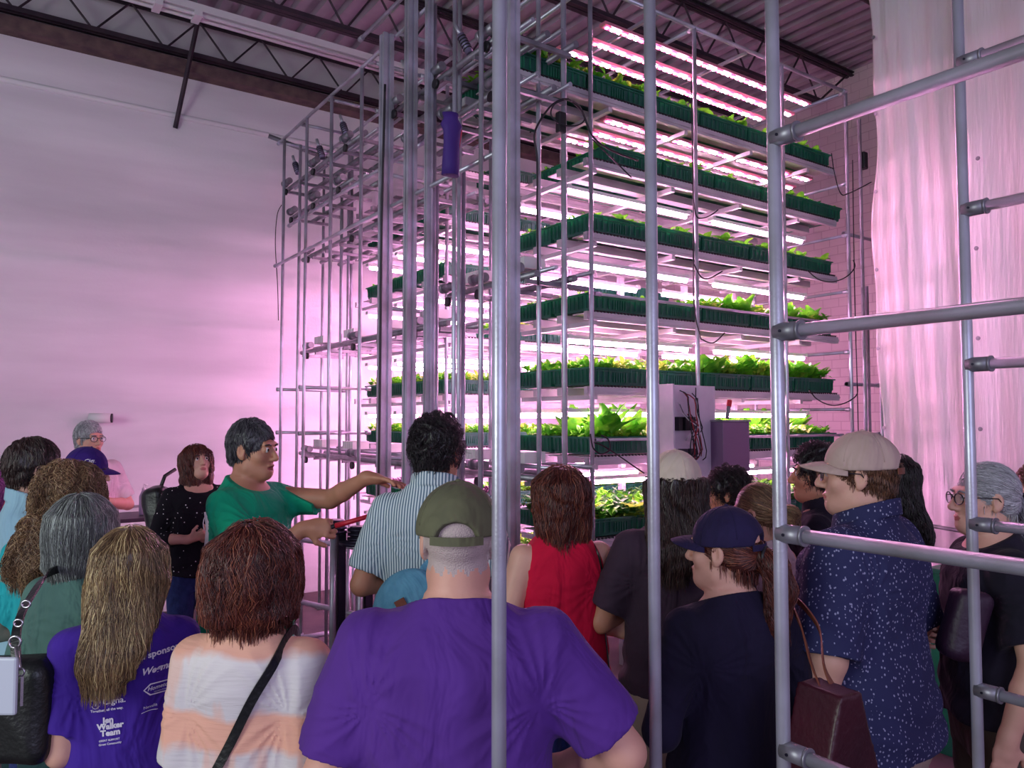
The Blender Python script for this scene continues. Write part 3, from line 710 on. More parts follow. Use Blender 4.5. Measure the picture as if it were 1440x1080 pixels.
def nets(F,lo,hi,h,disp=None):
    lo=A3(lo);hi=A3(hi); q=4; H=h*q
    n=np.ceil((hi-lo)/H).astype(int)+1
    ax=[lo[i]+np.arange(n[i])*H for i in range(3)]
    G=np.stack(np.meshgrid(*ax,indexing='ij'),-1).reshape(-1,3)
    Dc=evalf(F,G,True).reshape(n)
    act=np.abs(Dc)<H*1.9+.02
    # active coarse nodes dilated to their cells
    fn=(n-1)*q+1
    idx=np.argwhere(act)
    M=np.zeros(fn,bool)
    full=np.repeat(np.repeat(np.repeat(act,q,0),q,1),q,2)[q//2:,q//2:,q//2:][:fn[0],:fn[1],:fn[2]]
    s=full.shape; M[:s[0],:s[1],:s[2]]=full
    Dn=np.repeat(np.repeat(np.repeat(Dc,q,0),q,1),q,2)[q//2:,q//2:,q//2:][:fn[0],:fn[1],:fn[2]]
    D=np.full(fn,1.0); D[:Dn.shape[0],:Dn.shape[1],:Dn.shape[2]]=Dn
    ii=np.argwhere(M); P=lo+ii*h
    v=np.empty(len(P))
    for s0 in range(0,len(P),400000):
        pp=P[s0:s0+400000]; vv=evalf(F,pp)
        if disp is not None: vv=vv+disp(pp)
        v[s0:s0+400000]=vv
    D[M]=v
    # surface nets
    S=D<0; nx,ny,nz=D.shape
    c=np.zeros((nx-1,ny-1,nz-1),np.int8)
    for a in(0,1):
        for b in(0,1):
            for e in(0,1): c+=S[a:nx-1+a,b:ny-1+b,e:nz-1+e]
    mix=(c>0)&(c<8); ci=np.argwhere(mix); N=len(ci)
    if N==0: return np.zeros((0,3)),np.zeros((0,4),int)
    acc=np.zeros((N,3)); cnt=np.zeros(N)
    cor=[(a,b,e) for a in(0,1) for b in(0,1) for e in(0,1)]
    val={k:D[ci[:,0]+k[0],ci[:,1]+k[1],ci[:,2]+k[2]] for k in cor}
    for k in cor:
        for axi in range(3):
            if k[axi]==0:
                k2=list(k);k2[axi]=1;k2=tuple(k2); a=val[k];b=val[k2]; m=(a<0)!=(b<0)
                t=np.where(m,a/np.where(m,a-b,1),0); p=np.array(k,float)[None,:].repeat(N,0); p[:,axi]+=t
                acc[m]+=p[m]; cnt[m]+=1
    V=lo+(ci+acc/np.maximum(cnt,1)[:,None])*h
    ID=np.full(mix.shape,-1,np.int64); ID[mix]=np.arange(N)
    Q=[]
    for axi in range(3):
        b,cx=[(1,2),(2,0),(0,1)][axi]
        sl0=[slice(None)]*3; sl1=[slice(None)]*3; sl0[axi]=slice(0,-1); sl1[axi]=slice(1,None)
        A=S[tuple(sl0)];B=S[tuple(sl1)]; E=np.argwhere(A!=B)
        E=E[(E[:,b]>0)&(E[:,cx]>0)&(E[:,b]<D.shape[b]-1)&(E[:,cx]<D.shape[cx]-1)]
        if len(E)==0: continue
        ins=A[E[:,0],E[:,1],E[:,2]]
        def g(db,dc):
            e=E.copy(); e[:,b]-=db; e[:,cx]-=dc; return ID[e[:,0],e[:,1],e[:,2]]
        q4=np.stack([g(1,1),g(0,1),g(0,0),g(1,0)],1); q4[~ins]=q4[~ins][:,::-1]; Q.append(q4)
    Q=np.concatenate(Q); Q=Q[(Q>=0).all(1)]
    # light relaxation
    return V,Q
def rotm(yaw=0,pitch=0,roll=0):
    return np.array(Matrix.Rotation(yaw,3,'Z')@Matrix.Rotation(pitch,3,'X')@Matrix.Rotation(roll,3,'Y'))
def wob(seed,amp,f):
    r=np.random.default_rng(seed); K=r.normal(size=(7,3))*f; K[:,2]*=.45; ph=r.uniform(0,6.28,7)
    def g(P):
        s=0
        q=P+.05*np.sin(P[:,[1,2,0]]*f*.6+seed)
        for k,p in zip(K,ph): s=s+np.sin(q@k+p)
        return amp*(np.abs(s/2.2)-.6)
    return g
def shirtdisp(seed,SJ,loose):
    w=wob(seed,.007,10); amp=.006+.15*loose*.05
    def g(P):
        o=w(P)*np.clip((1.47-P[:,2])/.10,0,1)
        for sd in(-1,1):
            a=A3(SJ[sd])+A3((-sd*.015,0,-.10)); dx=(P[:,0]-a[0])*sd; dz=P[:,2]-a[2]; r=np.hypot(dx,dz)+1e-6; th=np.arctan2(dz,-dx)
            m=np.exp(-r/.16)*np.clip(r/.05,0,1)
            f=np.sin(7*th+2*np.sin(3*th+seed)+r*14+seed*sd); o=o+amp*1.1*m*(np.abs(f)-.6)
        z=P[:,2]; m=np.clip((1.12-z)/.15,0,1); o=o+.005*m*np.sin(z*62+3*np.sin(P[:,0]*9+seed)+P[:,1]*12)
        return o
    return g
# ------------------------------------------------------------------ people materials
def skin(name,c,lip,hairc):
    a=mat('skin_'+name,c,.52,0,bump=.06,bscale=120,rgb2=tuple(int(x*.93) for x in c),nscale=7)
    a.node_tree.nodes['Principled BSDF'].inputs['Subsurface Weight'].default_value=.0
    return [a,mat('lips_'+name,lip,.45),mat('shortcrop_'+name,hairc,.85,bump=.5,bscale=300)]
SK_F=skin('fair',(226,172,150),(196,110,104),(150,120,110))
SK_T=skin('tan',(196,136,108),(160,84,78),(110,74,64))
SK_D=skin('brown',(150,98,80),(120,64,60),(50,36,36))
SK_G=skin('fair_grey',(222,164,144),(186,104,100),(196,176,172))
EYEW=mat('eye_white',(235,228,226),.2); EYED=mat('eye_iris',(40,28,24),.15)
def hairmat(name,a,b,c=None):
    m,nt,bs=newmat('hair_'+name); at=nd(nt,'ShaderNodeAttribute',attribute_name='tint')
    cr=nd(nt,'ShaderNodeValToRGB'); e=cr.color_ramp.elements; e[0].color=lin(a); e[1].color=lin(b)
    if c: x=cr.color_ramp.elements.new(.55); x.color=lin(c)
    nt.links.new(at.outputs['Fac'],cr.inputs[0]); nt.links.new(cr.outputs[0],bs.inputs['Base Color'])
    bs.inputs['Roughness'].default_value=.42; bs.inputs['Specular IOR Level'].default_value=.6; return m
HAIR={'black':hairmat('black',(18,14,18),(52,40,44)),'darkbrown':hairmat('dark_brown',(34,22,22),(84,58,52)),
 'auburn':hairmat('auburn',(60,24,22),(168,96,66),(104,48,38)),'brown':hairmat('brown',(60,38,32),(150,104,78)),
 'blonde':hairmat('dark_blonde',(84,62,46),(232,208,154),(156,126,86)),'sandy':hairmat('sandy',(84,58,44),(214,186,142),(150,114,82)),
 'grey':hairmat('grey',(70,72,70),(196,204,196),(120,124,120)),'silver':hairmat('silver',(130,128,134),(226,224,228)),
 'saltpepper':hairmat('salt_pepper',(30,28,34),(120,116,122)),'magenta':hairmat('magenta_lit',(150,60,130),(220,120,200))}  # magenta entry: pink light put into the hair colour
def cloth(name,c,c2=None,ns=5,rough=.85,bump=.55,bs=5.5): return mat('cloth_'+name,c,rough,0,rgb2=c2,nscale=ns,bump=bump,bscale=bs,bdist=.05,distort=1.2,stretch=(1.3,1.3,.8),sheen=.03,spec=.25)
def dotcloth(name,base,dot,scale,size,stretch=(1,1,1),rnd=1.0):
    m,nt,b=newmat('cloth_'+name); tc=nd(nt,'ShaderNodeTexCoord'); mp=nd(nt,'ShaderNodeMapping'); mp.inputs['Scale'].default_value=stretch
    nt.links.new(tc.outputs['Object'],mp.inputs[0]); v=nd(nt,'ShaderNodeTexVoronoi',Scale=scale,Randomness=rnd); nt.links.new(mp.outputs[0],v.inputs['Vector'])
    n=nd(nt,'ShaderNodeTexNoise',Scale=scale*1.5); nt.links.new(mp.outputs[0],n.inputs[0])
    ad=nd(nt,'ShaderNodeMath',operation='ADD'); mu=nd(nt,'ShaderNodeMath',operation='MULTIPLY'); mu.inputs[1].default_value=size*.8
    nt.links.new(n.outputs[0],mu.inputs[0]); nt.links.new(v.outputs['Distance'],ad.inputs[0]); nt.links.new(mu.outputs[0],ad.inputs[1])
    lt=nd(nt,'ShaderNodeMath',operation='LESS_THAN'); lt.inputs[1].default_value=size*1.4; nt.links.new(ad.outputs[0],lt.inputs[0])
    mx=nd(nt,'ShaderNodeMix',data_type='RGBA'); mx.inputs[6].default_value=lin(base); mx.inputs[7].default_value=lin(dot)
    nt.links.new(lt.outputs[0],mx.inputs[0]); nt.links.new(mx.outputs[2],b.inputs['Base Color']); b.inputs['Roughness'].default_value=.85; b.inputs['Specular IOR Level'].default_value=.25
    return m
def stripecloth(name,a,c,scale):
    m,nt,b=newmat('cloth_'+name); tc=nd(nt,'ShaderNodeTexCoord'); w=nd(nt,'ShaderNodeTexWave',Scale=scale,Distortion=.6); w.inputs['Detail Scale'].default_value=.6; w.bands_direction='X'
    nt.links.new(tc.outputs['Object'],w.inputs[0]); cr=nd(nt,'ShaderNodeValToRGB'); cr.color_ramp.elements[0].position=.35; cr.color_ramp.elements[1].position=.6
    cr.color_ramp.elements[0].color=lin(c); cr.color_ramp.elements[1].color=lin(a); nt.links.new(w.outputs[0],cr.inputs[0]); nt.links.new(cr.outputs[0],b.inputs['Base Color']); b.inputs['Roughness'].default_value=.85
    n=nd(nt,'ShaderNodeTexNoise',Scale=14); bp=nd(nt,'ShaderNodeBump',Strength=.3,Distance=.02); nt.links.new(n.outputs[0],bp.inputs['Height']); nt.links.new(bp.outputs[0],b.inputs['Normal']); return m
def tiedye():
    m,nt,b=newmat('cloth_tie_dye'); tc=nd(nt,'ShaderNodeTexCoord'); sp=nd(nt,'ShaderNodeSeparateXYZ'); nt.links.new(tc.outputs['Object'],sp.inputs[0])
    n=nd(nt,'ShaderNodeTexNoise',Scale=9,Detail=5); nt.links.new(tc.outputs['Object'],n.inputs[0])
    mu=nd(nt,'ShaderNodeMath',operation='MULTIPLY_ADD'); mu.inputs[1].default_value=.07; nt.links.new(n.outputs[0],mu.inputs[0]); nt.links.new(sp.outputs[2],mu.inputs[2])
    mr=nd(nt,'ShaderNodeMapRange'); mr.inputs[1].default_value=.8; mr.inputs[2].default_value=1.5; nt.links.new(mu.outputs[0],mr.inputs[0])
    cr=nd(nt,'ShaderNodeValToRGB'); cr.color_ramp.interpolation='LINEAR'; pe=lin((226,168,146)); wh=lin((222,214,212)); wg=lin((204,196,198))
    st=[(0,wh),(.30,pe),(.36,wh),(.49,wg),(.515,pe),(.60,pe),(.625,wg),(.775,wh),(.80,pe),(.9,lin((238,184,150)))]
    cr.color_ramp.elements[0].color=wh; cr.color_ramp.elements[1].color=pe
    for p,c in st[1:]:
        e=cr.color_ramp.elements.new(p); e.color=c
    nt.links.new(mr.outputs[0],cr.inputs[0])
    # vertical seepage streaks
    mp=nd(nt,'ShaderNodeMapping'); mp.inputs['Scale'].default_value=(1,1,.16); nt.links.new(tc.outputs['Object'],mp.inputs[0])
    n2=nd(nt,'ShaderNodeTexNoise',Scale=12,Detail=3); nt.links.new(mp.outputs[0],n2.inputs[0]); r2=nd(nt,'ShaderNodeMapRange'); r2.inputs[1].default_value=.56; r2.inputs[2].default_value=.62; nt.links.new(n2.outputs[0],r2.inputs[0])
    m2=nd(nt,'ShaderNodeMath',operation='MULTIPLY'); m2.inputs[1].default_value=.55; nt.links.new(r2.outputs[0],m2.inputs[0])
    mx=nd(nt,'ShaderNodeMix',data_type='RGBA'); nt.links.new(cr.outputs[0],mx.inputs[6]); mx.inputs[7].default_value=pe; nt.links.new(m2.outputs[0],mx.inputs[0])
    nt.links.new(mx.outputs[2],b.inputs['Base Color']); b.inputs['Roughness'].default_value=.9
    mp3=nd(nt,'ShaderNodeMapping'); mp3.inputs['Scale'].default_value=(1,1,9); nt.links.new(tc.outputs['Object'],mp3.inputs[0]); n3=nd(nt,'ShaderNodeTexNoise',Scale=16); nt.links.new(mp3.outputs[0],n3.inputs[0])
    bp=nd(nt,'ShaderNodeBump',Strength=.35,Distance=.006); nt.links.new(n3.outputs[0],bp.inputs['Height']); nt.links.new(bp.outputs[0],b.inputs['Normal']); return m
PURPLE=cloth('purple_jersey',(92,50,142),(84,44,130)); PURPLE2=cloth('deep_purple_jersey',(70,38,152),(60,32,134))
TEAL=cloth('teal_jersey',(14,168,124),(8,150,112)); RED=cloth('red_knit',(214,16,62),(196,12,54)); BLACKC=cloth('black_knit',(24,20,32),(34,28,44))
NAVY=cloth('black_long_sleeve',(20,16,36),(30,24,50)); CHAR=cloth('charcoal_tee',(52,38,52),(64,46,62)); LBLUE=cloth('light_blue_oxford',(152,190,204),(140,176,196)); GGREEN=cloth('grey_green_fleece',(84,120,110),(70,102,96))
TEALB=cloth('aqua_shirt',(40,170,176),(30,150,160)); PALE=cloth('pale_pink_shirt',(226,206,214),(214,192,202)); KHAKI=cloth('khaki_twill',(170,150,138),(156,136,124)); OLIVE=cloth('olive_twill',(96,86,76),(84,74,66))
JEAN=cloth('blue_denim',(44,56,112),(34,44,92),30); DGREEN=cloth('dark_green_trousers',(30,62,64),(24,52,54)); WTEE=cloth('white_tee',(222,216,224)); MAG=cloth('lilac_shirt',(190,110,196),(170,90,180))
POLKA=dotcloth('polka_dot',(18,14,24),(236,226,232),34,.13,rnd=.55); FLORAL=dotcloth('floral_navy',(48,50,88),(150,150,182),95,.235,(1,1,.75)); STRIPE=stripecloth('striped_shirt',(212,224,226),(92,116,134),28)
TIED=tiedye(); DENIMB=cloth('washed_blue_canvas',(104,164,188),(88,146,172),20); BROWNL=mat('brown_leather',(120,66,48),.5,bump=.2); BLKL=mat('black_leather',(20,22,24),.38,bump=.2,bscale=80); BURG=mat('burgundy_leather',(64,10,28),.42,bump=.15,bscale=60,rgb2=(48,8,24),nscale=4)
OLCAP=cloth('olive_cap',(104,104,78),(94,94,72),12); TANCAP=cloth('tan_cap',(196,170,160),(186,160,150),12); NAVCAP=cloth('navy_cap',(42,34,72),(36,28,62),12); PURCAP=cloth('purple_cap',(54,28,112)); CREAMCAP=cloth('cream_cap',(206,188,172),(196,178,164),12)
SHOE=mat('dark_shoe',(40,36,44),.5); SHOEW=mat('pale_sneaker',(226,214,232),.5)
FRAME_M=mat('glasses_frame',(30,24,30),.3); SILVERM=mat('silver_metal',(200,196,204),.25,.9)
GLASSM=mat('spectacle_glass',(235,240,245),.03,0,alpha=.12)
# ------------------------------------------------------------------ canonical figure, 1.75 m, facing +Y
HC=np.array([0,.012,1.627]); NP=np.array([0,-.012,1.52])
def unit(v): v=A3(v); return v/np.linalg.norm(v)
def hand(wr,u,n,side,curl=.5,spread=0.0,point=False,thumb=1.0):
    """fingers along u, palm faces n; side +1 puts the thumb on cross(u,n)*side"""
    u=unit(u); n=A3(n); n=unit(n-u*(n@u)); s=np.cross(u,n)*side; F=[]
    wr=A3(wr)
    Mx=np.stack([s,u,n],1)
    F.append((ell(wr+u*.05,(.040,.056,.0155),Mx),'u',.015)); F.append((cap(wr-u*.01,wr+u*.04,.024,.022),'u',.02))
    for k,(o,L) in enumerate(((.030,.070),(.010,.078),(-.010,.072),(-.029,.056))):
        p=wr+u*(.092-.004*abs(k-1))+s*o; c=curl*(1+.12*k)
        if point and k==0: c=.08
        a=.15*c; dirv=unit(u+s*spread*(1.5-k)*.5)
        for q,l in enumerate((.45,.32,.23)):
            a+=c*(.9 if q else .5); dd=unit(dirv*math.cos(a)+n*math.sin(a)); e=p+dd*L*l
            F.append((cap(p,e,.0092-.0008*q,.0086-.0008*q),'u',.004)); p=e
    b=wr+u*.028+s*.026; t1=b+(u*.55+s*.75+n*.25)*.036*thumb; t2=t1+(u*.85+s*.3+n*(.2+.4*curl))*.032; 
    F.append((cap(b-s*.01,t1,.0135,.011),'u',.01)); F.append((cap(t1,t2,.0105,.009),'u',.005)); return F
ARMS={ # elbow, wrist (canonical, left side x<0 is mirrored), hand dir, palm normal, curl
 'down':((.25,-.02,1.12),(.25,.06,.87),(0,.15,-1),(-1,0,0),.45),
 'front':((.25,-.03,1.13),(.10,.20,1.10),(-.85,.4,.15),(0,-1,-.2),.7),
 'crossed':((.26,.02,1.14),(.02,.20,1.17),(-1,-.05,.1),(0,-1,0),.4),
 'tuck':((.185,-.03,1.13),(.08,.20,1.10),(-.85,.4,.15),(0,-1,-.2),.7),
 'phone':((.25,-.01,1.13),(.14,.24,1.22),(-.2,.6,.8),(-1,0,0),.8),
 'back':((.25,-.12,1.14),(.16,-.17,.92),(-.6,0,-.8),(0,1,0),.5),
 'out':((.33,-.02,1.15),(.22,.16,1.04),(-.6,.7,-.1),(-.5,0,-1),.5),
 'hip':((.31,-.06,1.17),(.20,.05,1.02),(-.8,.4,-.4),(-1,0,0),.6),
}
SCALE_SH=[1.0]
def person(label,px,top,d,turn,H_ex=.015,g=1.0,gw=None,sh=1.0,skinm=SK_F,arms=('down','down'),shirt=None,sleeve='short',pants=JEAN,short=False,hair=None,haircol='brown',
           hy=0,hp=0,hr=0,lean=0,leanx=0,h=.006,hat=None,glasses=False,open_mouth=False,collar=False,neck_drop=.0,hem=.90,shoes=SHOE,crop=False,armspec=None,hairn=None,loose=.012,tank=False,vneck=False,seed=1,armr=1.0,name='person'):
    if gw is None: gw=g
    ztop=hz(top,d); s=(ztop-H_ex)/1.75
    x,y=gp(px,d)
    # the head should project at px, the body leans back to the feet
    rz=YAW-PI/2+math.radians(turn)
    if lean or leanx:
        hx,hy_=leanx*.75*s,lean*.75*s; x-=hx*math.cos(rz)-hy_*math.sin(rz); y-=hx*math.sin(rz)+hy_*math.cos(rz)
    root=empty(name,(x,y,0),rz); tag(root,label,'person')
    RH=rotm(math.radians(hy),math.radians(hp),math.radians(hr))
    hoff=np.array([leanx*.55,lean*.55,0.0])
    tH=NP+hoff+RH@(HC-NP)
    HX=lambda p: xf(p,RH,tH)
    B=[]; U=lambda p,k=.02: B.append((p,'u',k))
    def shear(p):
        if not(lean or leanx): return p
        return Pr(lambda P:p.f(P-np.stack([leanx*np.clip(P[:,2]-.95,0,1),lean*np.clip(P[:,2]-.95,0,1),np.zeros(len(P))],1)),p.c+hoff*.5,p.r+.1)
    # torso
    zs=[.80,.86,.93,1.0,1.08,1.19,1.30,1.39,1.432,1.464,1.490,1.515]
    gl=[gw,gw,gw,gw,gw,(g+gw)/2,g,g,1,1,1,1]; 
    W=[.150,.165,.170,.162,.150,.150,.160,.162,.148,.119,.088,.067]; Dp=[.095,.108,.112,.108,.102,.104,.112,.108,.096,.083,.068,.058]
    W=[w*q*(sh if 5<i<11 else 1) for i,(w,q) in enumerate(zip(W,gl))]; Dp=[w*q for w,q in zip(Dp,gl)]; Yc=[-.01,-.014,-.01,0,.004+.03*(gw-1),.006+.04*(gw-1),.006,.0,-.006,-.010,-.012,-.012]
    torso=shear(stack(zs,W,Dp,Yc)); U(torso)
    nk=[cap(NP+hoff*.95+(0,-.004,-.07),tH+RH@A3((0,-.022,-.05)),.058*(.3+.7*g),.054*(.3+.7*g))]; U(nk[0],.03)
    SJ={}; EJ={}; WJ={}
    for si,sd in ((0,-1),(1,1)):
        sx=.168*sh*(.6+.4*g)
        S=A3((sd*sx,-.008,1.414))+A3((leanx*.44,lean*.44,0)); spec=ARMS[arms[si]] if not(armspec and si in armspec) else armspec[si]
        E=A3(spec[0])*(1,1,1); Wr=A3(spec[1]); u=A3(spec[2]); n=A3(spec[3])
        if not(armspec and si in armspec):
            m=A3((sd,1,1)); E=E*m; Wr=Wr*m; u=u*m; n=n*m
            add=A3((sd*(sx-.168)+leanx*.3+sd*.02*(gw-1)*5*.3,lean*.3,.035)); E=E+add; Wr=Wr+add
        E=S+unit(E-S)*.285; Wr=E+unit(Wr-E)*.245
        r=armr*(.5+.5*g)
        U(cap(S,E,.050*r,.040*r),.03); U(cap(E,E+(Wr-E)*.35,.040*r,.0395*r),.01); U(cap(E+(Wr-E)*.35,Wr,.0395*r,.026*r),.01)
        for q in hand(Wr,u,n,-sd*(1 if not(armspec and si in armspec and len(spec)>5) else spec[5]),spec[4],point=(len(spec)>6 and spec[6])): B.append(q)
        SJ[sd]=S;EJ[sd]=E;WJ[sd]=Wr
    LG=[]
    for sd in(-1,1):
        hp_=A3((sd*.085*(.5+.5*gw),0,.88)); kn=A3((sd*.10,.012,.48)); an=A3((sd*.105,-.02,.09))
        LG.append((hp_,kn,an)); U(cap(hp_,kn,.082*(.5+.5*gw),.054),.02); U(cap(kn,kn*.65+an*.35+A3((0,-.012,0)),.052,.052),.015); U(cap(kn*.65+an*.35+A3((0,-.012,0)),an,.052,.034),.015)
        U(cap(A3((sd*.105,-.035,.035)),A3((sd*.12,.13,.025)),.034,.026),.02)
    # head
    E_=lambda c,r,k=.02,op='u': B.append((HX(ell(c,r)),op,k))
    C_=lambda a,b,ra,rb,k=.01,op='u': B.append((HX(cap(a,b,ra,rb)),op,k))
    E_((0,-.018,.030),(.073,.090,.090),.01); E_((0,.028,-.030),(.060,.062,.080),.03); E_((0,.062,-.088),(.028,.024,.022),.03)
    C_((-.045,.005,-.072),(-.012,.06,-.092),.02,.018,.03); C_((.045,.005,-.072),(.012,.06,-.092),.02,.018,.03)
    E_((-.040,.058,-.022),(.022,.020,.022),.02); E_((.040,.058,-.022),(.022,.020,.022),.02)
    C_((-.036,.076,.030),(.036,.076,.030),.011,.011,.018)
    C_((0,.088,.014),(0,.110,-.024),.007,.0105,.012); E_((0,.106,-.030),(.011,.012,.010),.006); E_((-.011,.096,-.032),(.008,.010,.008),.005); E_((.011,.096,-.032),(.008,.010,.008),.005)
    E_((-.031,.094,.010),(.017,.012,.011),.012,'s'); E_((.031,.094,.010),(.017,.012,.011),.012,'s')
    E_((-.031,.077,.008),(.0155,.0135,.0125),.003); E_((.031,.077,.008),(.0155,.0135,.0125),.003)
    dz=-.012 if open_mouth else 0
    E_((0,.087,-.058),(.023,.011,.0065),.005); E_((0,.085,-.069+dz),(.020,.011,.007),.005)
    if open_mouth: E_((0,.095,-.068),(.016,.02,.0085),.003,'s')
    for sd in(-1,1):
        E_((sd*.076,-.008,-.002),(.009,.019,.032),.006); E_((sd*.083,-.004,.0),(.006,.010,.019),.004,'s'); E_((sd*.073,-.002,-.028),(.007,.010,.012),.006)
    lo=A3((-.62,-.42,-.02)); hi=A3((.62,.62,1.82))
    pts=[*SJ.values(),*EJ.values(),*WJ.values()]; lo[0]=min(-.30,min(p[0] for p in pts)-.22); hi[0]=max(.30,max(p[0] for p in pts)+.22); lo[1]=min(-.26,min(p[1] for p in pts)-.2); hi[1]=max(.3,max(p[1] for p in pts)+.22)
    V,Q=nets(B,lo,hi,h)
    fc=V[Q].mean(1); q=(fc-tH)@RH
    mi=np.zeros(len(Q),int)
    lip=((q[:,0]/.021)**2+((q[:,2]+.063-dz/2)/(.0115 if open_mouth else .0095))**2<1)&(q[:,1]>.078); mi[lip]=1
    if crop: # clipped hair around the back and sides of the head
        c=(q[:,2]>-.052+.006*np.sin(q[:,0]*210)+.005*np.sin(q[:,0]*470+1))&(q[:,1]<.03)&(q[:,2]>-.08+np.maximum(0,q[:,1])*1.2)&(np.abs(q[:,0])<.0745)&(q[:,2]<.14); mi[c]=2
    body=mesh_np('body',V*s,Q,skinm,root,mi=mi)
    def part(F,lo_,hi_,hh,name_,m,disp=None,parent=root,mi=None,sub=True):
        v,f=nets(F,lo_,hi_,hh,disp); return mesh_np(name_,v*s,f,m,parent)
    # eyes
    for sd in(-1,1):
        mb=MB(); mb.lathe([(.0,-.0)]+[(.0128*math.sin(a),-.0128*math.cos(a)) for a in np.linspace(.1,PI-.55,10)],n=14); mb.cur=1; mb.lathe([(.0128*math.sin(a),-.0128*math.cos(a)) for a in np.linspace(PI-.6,PI-.02,5)],n=14)
        M=Matrix.Rotation(-PI/2,3,'X')
        vs=[RH@(np.array(M@Vector(v))+A3((sd*.031,.0785,.008)))+tH for v in mb.v]; mb.v=[tuple(v*s) for v in vs]; mb.build('eye',[EYEW,EYED],root,smooth=True)
        if hair!='none':
            mb=MB().tube([tuple((RH@A3((sd*.016,.092,.026))+tH)*s),tuple((RH@A3((sd*.031,.093,.031))+tH)*s),tuple((RH@A3((sd*.046,.082,.026))+tH)*s)],.0035*s,6); mb.build('eyebrow',HAIR['darkbrown' if haircol not in('silver','grey') else 'silver'],root,smooth=True)
    # trousers
    if pants:
        F=[(dil(torso,.010),'u',.02)]
        for hp_,kn,an in LG:
            end=an*.9+kn*.1 if not short else kn*.9+hp_*.1
            rr=.082*(.5+.5*gw)+.014
            if short: F.append((cutcap(hp_,end,rr,.080),'u',.03))
            else: F.append((cap(hp_,kn,rr,.070),'u',.03)); F.append((cutcap(kn,end,.070,.056),'u',.02))
        F.append((lambda P:P[:,2]-1.0,'i',0))
        part(F,(-.32,-.24,.02),(.32,.24,1.03),max(h,.008),'trousers' if not short else 'shorts',pants,wob(seed+3,.003,22))
    # shoes
    for sd in(-1,1):
        F=[(cap(A3((sd*.105,-.04,.04)),A3((sd*.12,.13,.032)),.044,.036),'u',0),(cap(A3((sd*.105,-.035,.05)),A3((sd*.105,-.03,.09)),.04,.042),'u',.02),((lambda P:-P[:,2]+.0),'i',0)]
        part(F,(sd*.11-.09,-.12,-.01),(sd*.11+.09,.20,.15),.01,'shoe',shoes)
    # shirt
    tf=None
    if shirt:
        zs2=[.70,.80,.90,.97,1.08,1.19,1.30,1.39,1.432,1.464,1.490,1.525]
        W2=[max(W[2],W[3])+.03]*3+[max(W[3],W[4])+.028,W[4]+.026]+[w+.016 for w in W[5:]]; D2=[max(Dp[2],Dp[3])+.028]*3+[max(Dp[3],Dp[4])+.026,Dp[4]+.026]+[w+.014 for w in Dp[5:]]
        W2=[w+loose-.012 for w in W2]; D2=[w+(loose-.012)*(i<9) for i,w in enumerate(D2)]
        Y2=[Yc[3]]*3+Yc[3:]
        st=shear(stack(zs2,W2,D2,Y2,2.4)); F=[(st,'u',.02)]
        for sd in(-1,1):
            S,E,Wr=SJ[sd],EJ[sd],WJ[sd]; r=armr*(.5+.5*g)
            if tank: continue
            if sleeve=='short': e=S+(E-S)*.80; F.append((cutcap(S,e,.060*r+.004,.062*r+.006),'u',.045))
            elif sleeve=='half': e=S+(E-S)*.97; F.append((cutcap(S,e,.062*r+.004,.062*r+.008),'u',.045))
            elif sleeve=='three': F.append((cap(S,E,.060*r,.052*r),'u',.045)); F.append((cutcap(E,E+(Wr-E)*.55,.052*r,.050*r),'u',.02))
            elif sleeve=='long': F.append((cap(S,E,.060*r,.050*r),'u',.045)); F.append((cutcap(E,E+(Wr-E)*.96,.050*r,.036*r),'u',.02))
        if tank:
            for sd in(-1,1): F.append((cap(SJ[sd]+A3((sd*.035,0,.07)),SJ[sd]+A3((sd*.045,0,-.13)),.052,.05),'s',.01))
        hz_=hem; F.append((lambda P:hz_-P[:,2]+.012*np.sin(P[:,0]*9+seed),'i',0))
        nd_=neck_drop; sl=.45 if not vneck else .62
        F.append(((lambda P:(P[:,2]-1.499+nd_-leanx*0)+sl*(P[:,1]-lean*.5+.012)*1.0),'i',0))
        if collar:
            base=NP+hoff*.95
            F.append((Pr(lambda P:np.maximum(np.abs(np.hypot((P[:,0]-base[0])/1.08,P[:,1]-base[1]+.002)-(.070*(.3+.7*g)+.006+.10*(1.53-P[:,2]))) -.006, np.abs(P[:,2]-1.512+.35*(P[:,1]+.01))-.026),base,.13),'u',.006))
        lo2=lo.copy(); hi2=hi.copy(); lo2[2]=min(hem-.03,min(E[2] for E in EJ.values())-.15); hi2[2]=1.60; tf=F
        sdisp=shirtdisp(seed,SJ,loose); part(F,lo2,hi2,h,'shirt',shirt,sdisp)
    # hair
    hm=HAIR[haircol]; HF=[]; crown=A3((0,-.035,.125)); nstr=1500; seglen=.012; K=12; wav=(0,1); lift=.001; flowk='down'; hl=(-.16,-.18,-.20); hh_=(.16,.16,.17)
    def e(c,r,k=.02,op='u'): HF.append((ell(c,r),op,k))
    face=lambda: (HF.append((ell((0,.125,-.055),(.078,.078,.092)),'s',.012)),)
    if hair in('short','shortcurly'):
        t=.014 if hair=='short' else .024
        e((0,-.018,.030),(.073+t*.6,.090+t*.8,.090+t)); e((0,-.055,-.030),(.060,.046,.040)); 
        HF.append((ell((0,.125,-.026),(.085,.076,.100)),'s',.01)); 
        for sd in(-1,1): e((sd*.085,.0,-.018),(.022,.024,.042),.006,'s'); e((sd*.09,.045,-.03),(.03,.035,.05),.01,'s')
        HF.append((lambda P:-.058-P[:,2],'i',0)); nstr=4200; K=6; seglen=.006 if hair=='short' else .0075; lift=.002 if hair=='short' else .005; wav=(.001,.03) if hair=='short' else (.008,.028)
    elif hair=='bob':
